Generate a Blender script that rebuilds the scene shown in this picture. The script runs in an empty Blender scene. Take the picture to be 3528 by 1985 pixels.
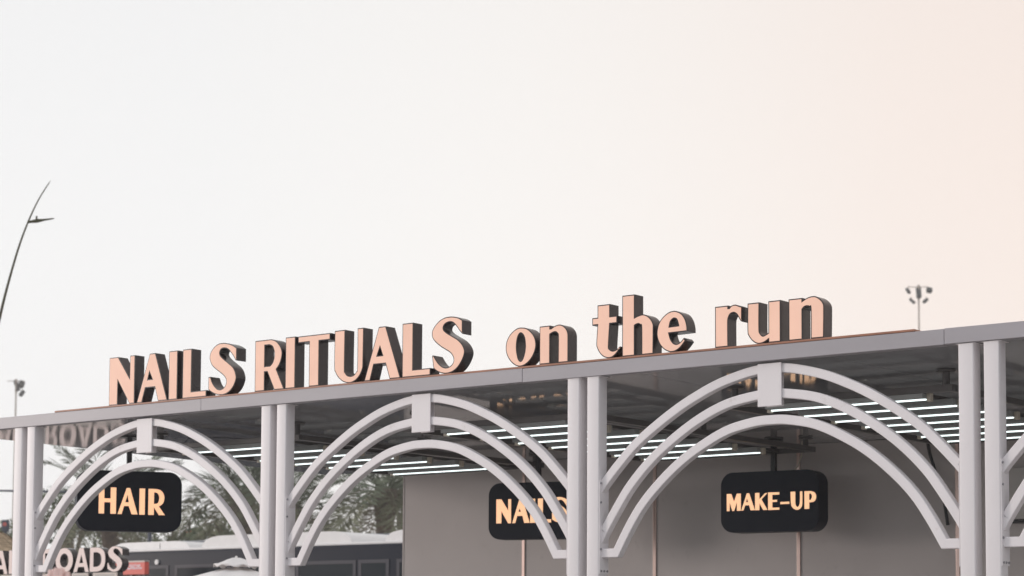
import bpy, bmesh, math, random
import numpy as np
from mathutils import Vector, Matrix

HAZE_DENSITY = 0.001
SKY_STRENGTH = 1.035
random.seed(7)
rng = np.random.default_rng(7)
R = math.radians
scene = bpy.context.scene
COL = scene.collection

# ------------------------------------------------------------------ camera
cam_data = bpy.data.cameras.new('camera')
cam = bpy.data.objects.new('camera', cam_data)
COL.objects.link(cam)
CAM = Vector((14.383, -11.573, 1.6))
YAW, PITCH, ROLL = -0.64740, 0.0723, 0.0045
fw = Vector((math.sin(YAW) * math.cos(PITCH), math.cos(YAW) * math.cos(PITCH), math.sin(PITCH)))
rt = Vector((math.cos(YAW), -math.sin(YAW), 0))
up = rt.cross(fw)
rt2 = rt * math.cos(ROLL) + up * math.sin(ROLL)
up2 = up * math.cos(ROLL) - rt * math.sin(ROLL)
M = Matrix((rt2, up2, -fw)).transposed().to_4x4()
M.translation = CAM
cam.matrix_world = M
cam_data.sensor_width = 36.0
cam_data.lens = 36.0 * 7309.5 / 3528
cam_data.shift_x = -110.86 / 3528
cam_data.shift_y = 701.2 / 3528
cam_data.clip_start = 0.1
cam_data.clip_end = 2000
cam_data.dof.use_dof = True
cam_data.dof.focus_distance = 13.8
cam_data.dof.aperture_fstop = 3.9
scene.camera = cam


def at(px, py, d):
    """World point seen at photo pixel (px, py) at depth d metres: used to lay far things out."""
    ray = fw + rt2 * ((px - 1764 - 110.86) / 7309.5) - up2 * ((py - 992.5 - 701.2) / 7309.5)
    return CAM + ray * d


# ------------------------------------------------------------------ world and sun
SUN_AZ = R(239)     # clockwise from +Y: low hazy sun behind the camera's left shoulder
SUN_EL = R(6)
sun_dir = Vector((math.sin(SUN_AZ) * math.cos(SUN_EL), math.cos(SUN_AZ) * math.cos(SUN_EL), math.sin(SUN_EL)))
world = bpy.data.worlds.new('World')
scene.world = world
world.use_nodes = True
wn = world.node_tree.nodes
wl = world.node_tree.links
wn.clear()
w_out = wn.new('ShaderNodeOutputWorld')
w_add = wn.new('ShaderNodeAddShader')
bg_sky = wn.new('ShaderNodeBackground')
bg_haze = wn.new('ShaderNodeBackground')
sky = wn.new('ShaderNodeTexSky')
sky.sky_type = 'NISHITA'
sky.sun_disc = False
sky.sun_elevation = SUN_EL
sky.sun_rotation = SUN_AZ
sky.dust_density = 6.0
sky.air_density = 1.2
wl.new(sky.outputs[0], bg_sky.inputs[0])
bg_sky.inputs[1].default_value = 0.012
# thick bright haze: near white, peach low on the right, slightly dimmer overhead
tc = wn.new('ShaderNodeTexCoord')
dot = wn.new('ShaderNodeVectorMath'); dot.operation = 'DOT_PRODUCT'
wl.new(tc.outputs['Generated'], dot.inputs[0])
GLOW_AZ = R(8)      # the peach part of the hazy sky lies to the right
dot.inputs[1].default_value = (math.sin(GLOW_AZ) * math.cos(R(12)), math.cos(GLOW_AZ) * math.cos(R(12)), math.sin(R(12)))
ramp = wn.new('ShaderNodeValToRGB')
wl.new(dot.outputs['Value'], ramp.inputs[0])
cr = ramp.color_ramp
cr.interpolation = 'B_SPLINE'
cr.elements[0].position = 0.0
cr.elements[0].color = (0.85, 0.87, 0.91, 1)
cr.elements[1].position = 1.0
cr.elements[1].color = (0.92, 0.73, 0.645, 1)
for pos, c in ((0.60, (0.900, 0.898, 0.896, 1)), (0.72, (0.938, 0.912, 0.888, 1)), (0.82, (0.925, 0.835, 0.78, 1))):
    e = cr.elements.new(pos); e.color = c
sep = wn.new('ShaderNodeSeparateXYZ')
wl.new(tc.outputs['Generated'], sep.inputs[0])
mr = wn.new('ShaderNodeMapRange')
wl.new(sep.outputs['Z'], mr.inputs['Value'])
mr.inputs['From Min'].default_value = 0.0
mr.inputs['From Max'].default_value = 0.45
mr.inputs['To Min'].default_value = 1.10
mr.inputs['To Max'].default_value = 0.90
mul = wn.new('ShaderNodeVectorMath'); mul.operation = 'SCALE'
wl.new(ramp.outputs[0], mul.inputs[0])
wl.new(mr.outputs[0], mul.inputs['Scale'])
wl.new(mul.outputs[0], bg_haze.inputs[0])
bg_haze.inputs[1].default_value = SKY_STRENGTH
wl.new(bg_sky.outputs[0], w_add.inputs[0])
wl.new(bg_haze.outputs[0], w_add.inputs[1])
wl.new(w_add.outputs[0], w_out.inputs['Surface'])

sun_data = bpy.data.lights.new('sun', 'SUN')
sun_data.energy = 1.5
sun_data.angle = R(13)
sun_data.color = (1.0, 0.90, 0.85)
sun = bpy.data.objects.new('sun', sun_data)
COL.objects.link(sun)
sun.rotation_euler = sun_dir.to_track_quat('Z', 'Y').to_euler()
sun.location = (-70, -42, 14)

scene.cycles.volume_bounces = 2
scene.view_settings.view_transform = 'Standard'
scene.view_settings.look = 'None'
scene.view_settings.exposure = 0.0
scene.view_settings.gamma = 1.0
scene.view_settings.use_curve_mapping = False


# ------------------------------------------------------------------ materials
def mat(name, color, rough=0.5, metallic=0.0, var=0.0, var_scale=8.0, bump=0.0, bump_scale=40.0,
        emit=None, emit_strength=0.0, spec=0.5, streak=None, coat=0.0, grime=None):
    m = bpy.data.materials.new(name)
    m.use_nodes = True
    nt = m.node_tree
    b = nt.nodes['Principled BSDF']
    b.inputs['Base Color'].default_value = (*color, 1)
    b.inputs['Roughness'].default_value = rough
    b.inputs['Metallic'].default_value = metallic
    b.inputs['Specular IOR Level'].default_value = spec
    b.inputs['Coat Weight'].default_value = coat
    co = nt.nodes.new('ShaderNodeTexCoord')
    if var > 0:
        mp = nt.nodes.new('ShaderNodeMapping')
        nt.links.new(co.outputs['Object'], mp.inputs[0])
        if streak:
            mp.inputs['Scale'].default_value = streak
        n = nt.nodes.new('ShaderNodeTexNoise')
        n.inputs['Scale'].default_value = var_scale
        n.inputs['Detail'].default_value = 5
        nt.links.new(mp.outputs[0], n.inputs['Vector'])
        mx = nt.nodes.new('ShaderNodeMix'); mx.data_type = 'RGBA'
        lo = tuple(max(0, c * (1 - var)) for c in color)
        hi = tuple(min(1, c * (1 + var)) for c in color)
        mx.inputs['A'].default_value = (*lo, 1)
        mx.inputs['B'].default_value = (*hi, 1)
        r = nt.nodes.new('ShaderNodeMapRange')
        r.inputs['From Min'].default_value = 0.3
        r.inputs['From Max'].default_value = 0.7
        nt.links.new(n.outputs['Fac'], r.inputs['Value'])
        nt.links.new(r.outputs[0], mx.inputs['Factor'])
        nt.links.new(mx.outputs['Result'], b.inputs['Base Color'])
    if grime:
        g = nt.nodes.new('ShaderNodeTexNoise')
        g.inputs['Scale'].default_value = 9.0
        g.inputs['Detail'].default_value = 8
        g.inputs['Roughness'].default_value = 0.72
        nt.links.new(co.outputs['Object'], g.inputs['Vector'])
        gr = nt.nodes.new('ShaderNodeMapRange')
        gr.inputs['From Min'].default_value = 0.60
        gr.inputs['From Max'].default_value = 0.82
        gr.inputs['To Max'].default_value = 0.55
        nt.links.new(g.outputs['Fac'], gr.inputs['Value'])
        gm = nt.nodes.new('ShaderNodeMix'); gm.data_type = 'RGBA'
        nt.links.new(gr.outputs[0], gm.inputs['Factor'])
        nt.links.new(mx.outputs['Result'], gm.inputs['A'])
        gm.inputs['B'].default_value = (*grime, 1)
        nt.links.new(gm.outputs['Result'], b.inputs['Base Color'])
    if bump > 0:
        n2 = nt.nodes.new('ShaderNodeTexNoise')
        n2.inputs['Scale'].default_value = bump_scale
        n2.inputs['Detail'].default_value = 3
        nt.links.new(co.outputs['Object'], n2.inputs['Vector'])
        bp = nt.nodes.new('ShaderNodeBump')
        bp.inputs['Strength'].default_value = bump
        bp.inputs['Distance'].default_value = 0.02
        nt.links.new(n2.outputs['Fac'], bp.inputs['Height'])
        nt.links.new(bp.outputs[0], b.inputs['Normal'])
    if emit:
        b.inputs['Emission Color'].default_value = (*emit, 1)
        b.inputs['Emission Strength'].default_value = emit_strength
    return m


WHITE = mat('white_powder_coat', (0.755, 0.725, 0.74), 0.42, var=0.05, var_scale=3.0, streak=(1, 1, 0.25), bump=0.03, bump_scale=60, grime=(0.42, 0.36, 0.32))
ALU = mat('grey_aluminium_sheet', (0.365, 0.348, 0.372), 0.42, var=0.05, var_scale=2.5, streak=(0.4, 1, 2), bump=0.02, bump_scale=3, grime=(0.29, 0.26, 0.25))
SOFFIT = mat('grey_composite_panel', (0.42, 0.43, 0.45), 0.055, var=0.08, var_scale=1.2, bump=0.002, bump_scale=1.3, spec=0.85)
ROOF = mat('roof_sheet', (0.45, 0.44, 0.43), 0.6, var=0.1)
COPPER = mat('copper_brown_trim', (0.34, 0.15, 0.09), 0.45, var=0.15, var_scale=6)
STRIP = mat('rose_gold_strip', (0.62, 0.47, 0.42), 0.28, metallic=0.9, bump=0.25, bump_scale=3)
WALLM = mat('grey_beige_wall', (0.50, 0.465, 0.455), 0.75, var=0.05, var_scale=1.3, grime=(0.30, 0.28, 0.27))
PANELM = mat('pale_grey_panel', (0.50, 0.48, 0.46), 0.6, var=0.03)
RETURN = mat('black_gloss_letter_sides', (0.016, 0.011, 0.015), 0.25, spec=0.4, var=0.2, var_scale=3, bump=0.02, bump_scale=12)
FACE = mat('lit_peach_acrylic', (0.70, 0.475, 0.385), 0.5, spec=0.2, var=0.07, var_scale=3.5, emit=(1.0, 0.57, 0.40), emit_strength=0.31)
PALEFACE = mat('pale_pink_acrylic', (0.90, 0.745, 0.70), 0.5, spec=0.2, var=0.03, var_scale=4)
SIGNBOX = mat('black_sign_cabinet', (0.010, 0.0135, 0.025), 0.5, spec=0.25, bump=0.02, bump_scale=50)
GLOW = mat('warm_lit_letter', (0.75, 0.45, 0.28), 0.4, emit=(1.0, 0.60, 0.34), emit_strength=0.84)
BLACK = mat('black_metal', (0.022, 0.023, 0.028), 0.4)
RIGM = mat('dark_grey_metal', (0.11, 0.105, 0.105), 0.4, var=0.1)
BATTEN = mat('grey_green_trough', (0.36, 0.38, 0.38), 0.6, spec=0.15)
TUBE = mat('lit_white_tube', (0.9, 0.95, 0.95), 0.3, emit=(0.86, 1.0, 0.99), emit_strength=1.6)
CAPM = mat('cream_plastic', (0.62, 0.57, 0.48), 0.45)
STEEL = mat('galvanised_bolt', (0.35, 0.35, 0.37), 0.35, metallic=0.8)
SAND = mat('pale_paving', (0.34, 0.315, 0.30), 0.85, var=0.18, var_scale=0.6, bump=0.1, bump_scale=8)
BUSM = mat('black_bus_paint', (0.010, 0.014, 0.026), 0.35, spec=0.08)
BUSGLASS = mat('dark_bus_glass', (0.012, 0.019, 0.026), 0.25, spec=0.1)
BUSFRAME = mat('bus_window_frame', (0.040, 0.040, 0.054), 0.4, spec=0.2)
BUSWHITE = mat('bus_white', (0.72, 0.71, 0.71), 0.4, var=0.03)
BUSBLUE = mat('slate_bus_roof', (0.14, 0.16, 0.19), 0.4)
RUBBER = mat('black_rubber', (0.02, 0.02, 0.02), 0.7)
REDSIGN = mat('red_sign', (0.70, 0.12, 0.09), 0.5)
WHITEPRINT = mat('white_print', (0.78, 0.70, 0.76), 0.5)
CREAM = mat('cream_panel', (0.66, 0.58, 0.53), 0.6, var=0.04)
CANVAS = mat('white_canvas', (0.80, 0.77, 0.76), 0.85, var=0.03, var_scale=5, bump=0.1, bump_scale=14)
WOOD = mat('umbrella_wood', (0.30, 0.19, 0.12), 0.6)
FROND = [mat('palm_frond_grey_green', (0.125, 0.145, 0.10), 0.8, spec=0.15, var=0.25, var_scale=2),
         mat('palm_frond_olive', (0.175, 0.18, 0.12), 0.8, spec=0.15, var=0.25, var_scale=2),
         mat('palm_frond_dry', (0.19, 0.15, 0.10), 0.7, var=0.2, var_scale=2)]
LEAF = [mat('leaf_dark', (0.10, 0.125, 0.08), 0.8, spec=0.15, var=0.3, var_scale=3),
        mat('leaf_mid', (0.14, 0.165, 0.105), 0.8, spec=0.15, var=0.3, var_scale=3),
        mat('leaf_light', (0.18, 0.205, 0.125), 0.8, spec=0.15, var=0.3, var_scale=3)]
FLOWER = mat('red_flower', (0.55, 0.10, 0.06), 0.6)
BARK = mat('bark', (0.13, 0.10, 0.08), 0.9, var=0.3, var_scale=5, bump=0.5, bump_scale=10)
LAMPPOLE = mat('green_black_lamp_paint', (0.055, 0.052, 0.022), 0.6)
MASTM = mat('dull_grey_mast', (0.36, 0.31, 0.27), 0.5)
FLOOD = mat('floodlight_housing', (0.06, 0.065, 0.065), 0.5)
SIGNALM = mat('signal_head', (0.05, 0.06, 0.085), 0.5)
REDLAMP = mat('red_signal_lamp', (0.42, 0.10, 0.09), 0.5, emit=(1.0, 0.2, 0.15), emit_strength=0.06)
STRAW = mat('straw_thatch', (0.36, 0.27, 0.18), 0.9, var=0.35, var_scale=9, streak=(1, 1, 5), bump=0.6, bump_scale=30)
SKIN = mat('skin', (0.76, 0.53, 0.49), 0.5, var=0.10, var_scale=28, bump=0.15, bump_scale=110)
SKIN.node_tree.nodes['Principled BSDF'].inputs['Subsurface Weight'].default_value = 0.15
SKIN.node_tree.nodes['Principled BSDF'].inputs['Subsurface Radius'].default_value = (0.02, 0.008, 0.005)
SHIRT = mat('white_shirt', (0.6, 0.6, 0.6), 0.85, bump=0.2)
TROUSER = mat('blue_trousers', (0.06, 0.08, 0.14), 0.85, bump=0.2)
SHOE = mat('dark_shoe', (0.03, 0.03, 0.03), 0.6)
HAIRM = mat('dark_hair', (0.03, 0.022, 0.018), 0.6, bump=0.6, bump_scale=120)
EYEM = mat('eye_white', (0.75, 0.73, 0.70), 0.2)


# ------------------------------------------------------------------ object helpers
def tag(o, label=None, cat=None, group=None, kind=None):
    if label: o['label'] = label
    if cat: o['category'] = cat
    if group: o['group'] = group
    if kind: o['kind'] = kind
    return o


def empty(name, loc=(0, 0, 0), rz=0.0, label=None, cat=None, group=None):
    o = bpy.data.objects.new(name, None)
    COL.objects.link(o)
    o.location = loc
    o.rotation_euler = (0, 0, rz)
    o.empty_display_size = 0.2
    return tag(o, label, cat, group)


def link(name, me, parent=None, loc=None):
    o = bpy.data.objects.new(name, me)
    COL.objects.link(o)
    if parent: o.parent = parent
    if loc is not None: o.location = loc
    return o


def copy_tree(o, parent=None):
    c = o.copy()
    COL.objects.link(c)
    if parent: c.parent = parent
    for ch in o.children:
        copy_tree(ch, c)
    return c


class MB:
    """Collects boxes, tubes, prisms and builds them as one mesh."""

    def __init__(self):
        self.v = []
        self.f = []

    def add(self, verts, faces):
        n = len(self.v)
        self.v += [tuple(p) for p in verts]
        self.f += [tuple(n + i for i in f) for f in faces]
        return self

    def box(self, x0, x1, y0, y1, z0, z1, b=0.0):
        if b <= 0:
            v = [(x0, y0, z0), (x1, y0, z0), (x1, y1, z0), (x0, y1, z0), (x0, y0, z1), (x1, y0, z1), (x1, y1, z1), (x0, y1, z1)]
            return self.add(v, [(0, 3, 2, 1), (4, 5, 6, 7), (0, 1, 5, 4), (1, 2, 6, 5), (2, 3, 7, 6), (3, 0, 4, 7)])
        bm = bmesh.new()
        bmesh.ops.create_cube(bm, size=1.0)
        for p in bm.verts:
            p.co = ((x0 + x1) / 2 + p.co.x * (x1 - x0), (y0 + y1) / 2 + p.co.y * (y1 - y0), (z0 + z1) / 2 + p.co.z * (z1 - z0))
        bmesh.ops.bevel(bm, geom=bm.edges[:], offset=b, segments=2, affect='EDGES', profile=0.5)
        bm.verts.index_update()
        self.add([p.co[:] for p in bm.verts], [[p.index for p in f.verts] for f in bm.faces])
        bm.free()
        return self

    def tube(self, pts, rad, n=10, caps=True):
        pts = [Vector(p) for p in pts]
        if not hasattr(rad, '__len__'): rad = [rad] * len(pts)
        rings = []
        ref = None
        for i, p in enumerate(pts):
            t = (pts[min(i + 1, len(pts) - 1)] - pts[max(i - 1, 0)]).normalized()
            if ref is None:
                ref = Vector((0, 0, 1)) if abs(t.z) < 0.9 else Vector((1, 0, 0))
            a = t.cross(ref).normalized()
            b = t.cross(a).normalized()
            ref = b.cross(t) if False else ref
            rings.append([p + (a * math.cos(2 * math.pi * k / n) + b * math.sin(2 * math.pi * k / n)) * rad[i] for k in range(n)])
        v = [q for r_ in rings for q in r_]
        f = []
        for i in range(len(pts) - 1):
            for k in range(n):
                f.append((i * n + k, i * n + (k + 1) % n, (i + 1) * n + (k + 1) % n, (i + 1) * n + k))
        if caps:
            f.append(tuple(range(n - 1, -1, -1)))
            f.append(tuple((len(pts) - 1) * n + k for k in range(n)))
        return self.add(v, f)

    def prism(self, poly, axis, a0, a1):
        """poly: 2-D points; axis 'z': (x, y) extruded in z; 'y': (x, z) extruded in y; 'x': (y, z) in x."""
        n = len(poly)

        def P(p, a):
            return (p[0], p[1], a) if axis == 'z' else ((p[0], a, p[1]) if axis == 'y' else (a, p[0], p[1]))
        v = [P(p, a0) for p in poly] + [P(p, a1) for p in poly]
        f = [(k, (k + 1) % n, n + (k + 1) % n, n + k) for k in range(n)]
        f += [tuple(range(n - 1, -1, -1)), tuple(range(n, 2 * n))]
        return self.add(v, f)

    def build(self, name, m, parent=None, smooth=None, loc=None):
        me = bpy.data.meshes.new(name)
        me.from_pydata(self.v, [], self.f)
        me.materials.append(m)
        bm = bmesh.new(); bm.from_mesh(me)
        bmesh.ops.recalc_face_normals(bm, faces=bm.faces[:])
        bm.to_mesh(me); bm.free()
        if smooth:
            shade(me, smooth)
        return link(name, me, parent, loc)


def shade(me, angle=35):
    me.shade_smooth()
    me.set_sharp_from_angle(angle=R(angle))


def rounded(x0, x1, y0, y1, r, n=4):
    pts = []
    for cx, cy, a in ((x1 - r, y0 + r, -90), (x1 - r, y1 - r, 0), (x0 + r, y1 - r, 90), (x0 + r, y0 + r, 180)):
        for k in range(n + 1):
            t = R(a + 90 * k / n)
            pts.append((cx + r * math.cos(t), cy + r * math.sin(t)))
    return pts


def spline_ring(ring, sub=5):
    """Closed outline of (x, z, smooth) points: Catmull-Rom between points wherever one of them is smooth."""
    n = len(ring)
    out = []
    for i in range(n):
        p0, p1, p2, p3 = ring[i - 1], ring[i], ring[(i + 1) % n], ring[(i + 2) % n]
        out.append((p1[0], p1[1]))
        if not (p1[2] or p2[2]):
            continue
        a = p0 if p1[2] else p1
        d = p3 if p2[2] else p2
        for k in range(1, sub):
            t = k / sub
            q = []
            for c in (0, 1):
                q.append(0.5 * (2 * p1[c] + (p2[c] - a[c]) * t + (2 * a[c] - 5 * p1[c] + 4 * p2[c] - d[c]) * t * t
                                + (3 * p1[c] - a[c] - 3 * p2[c] + d[c]) * t ** 3))
            out.append(tuple(q))
    res = []
    for p in out:
        if not res or (abs(p[0] - res[-1][0]) + abs(p[1] - res[-1][1])) > 1e-4:
            res.append(p)
    return res


def area(r_):
    return 0.5 * sum(r_[i - 1][0] * r_[i][1] - r_[i][0] * r_[i - 1][1] for i in range(len(r_)))


def inset(r_, d):
    """Offset a CCW ring inwards by d (a CW ring: outwards from its hole), mitred."""
    n = len(r_)
    out = []
    for i in range(n):
        a, b, c = Vector(r_[i - 1]), Vector(r_[i]), Vector(r_[(i + 1) % n])
        t1 = (b - a).normalized(); t2 = (c - b).normalized()
        n1 = Vector((-t1.y, t1.x)); n2 = Vector((-t2.y, t2.x))
        s = n1 + n2
        if s.length < 1e-4:
            s = n1
        s.normalize()
        k = min(1.0 / max(0.35, s.dot(n1)), 2.2)
        q = b + s * d * k
        out.append((q.x, q.y))
    return out


def outline_mesh(name, rings, y0, y1, m, parent, bevel=0.0):
    """A plate of the outline rings in the XZ plane between y0 (front) and y1 (back), holes cut."""
    cu = bpy.data.curves.new(name, 'CURVE')
    cu.dimensions = '2D'
    cu.fill_mode = 'BOTH'
    cu.extrude = (y1 - y0) / 2
    for r_ in rings:
        sp = cu.splines.new('POLY')
        sp.points.add(len(r_) - 1)
        for p, q in zip(sp.points, r_):
            p.co = (q[0], q[1], 0, 1)
        sp.use_cyclic_u = True
    tmp = bpy.data.objects.new('tmp', cu)
    COL.objects.link(tmp)
    dg = bpy.context.evaluated_depsgraph_get()
    me = bpy.data.meshes.new_from_object(tmp.evaluated_get(dg))
    bpy.data.objects.remove(tmp)
    bpy.data.curves.remove(cu)
    me.name = name
    yc = (y0 + y1) / 2
    me.transform(Matrix(((1, 0, 0, 0), (0, 0, -1, yc), (0, 1, 0, 0), (0, 0, 0, 1))))
    bm = bmesh.new(); bm.from_mesh(me)
    bmesh.ops.remove_doubles(bm, verts=bm.verts[:], dist=1e-5)
    bmesh.ops.recalc_face_normals(bm, faces=bm.faces[:])
    bm.to_mesh(me); bm.free()
    me.materials.clear(); me.materials.append(m)
    shade(me, 30)
    return link(name, me, parent)


def letter(parent, ch, rings, x, z, sx, sz, y0, depth, rim, shell_m, face_m, word, inset_d=0.005):
    """A built-up letter: dark shell, and the acrylic face as its sub-part, slightly inset and proud."""
    rr = []
    for k, ring in enumerate(rings):
        q = [(p[0] * sx + x, p[1] * sz + z) for p in spline_ring(ring)]
        ccw = area(q) > 0
        if (k == 0) != ccw: q.reverse()
        rr.append(q)
    if shell_m is None:
        o = outline_mesh('letter', rr, y0, y0 + depth, face_m, parent)
    else:
        o = outline_mesh('letter', rr, y0, y0 + depth, shell_m, parent)
        outline_mesh('letter_face', [inset(q, inset_d) for q in rr], y0 - rim, y0 + 0.003, face_m, o)
    o['label'] = 'letter %s of %s' % (ch, word)
    return o


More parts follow.
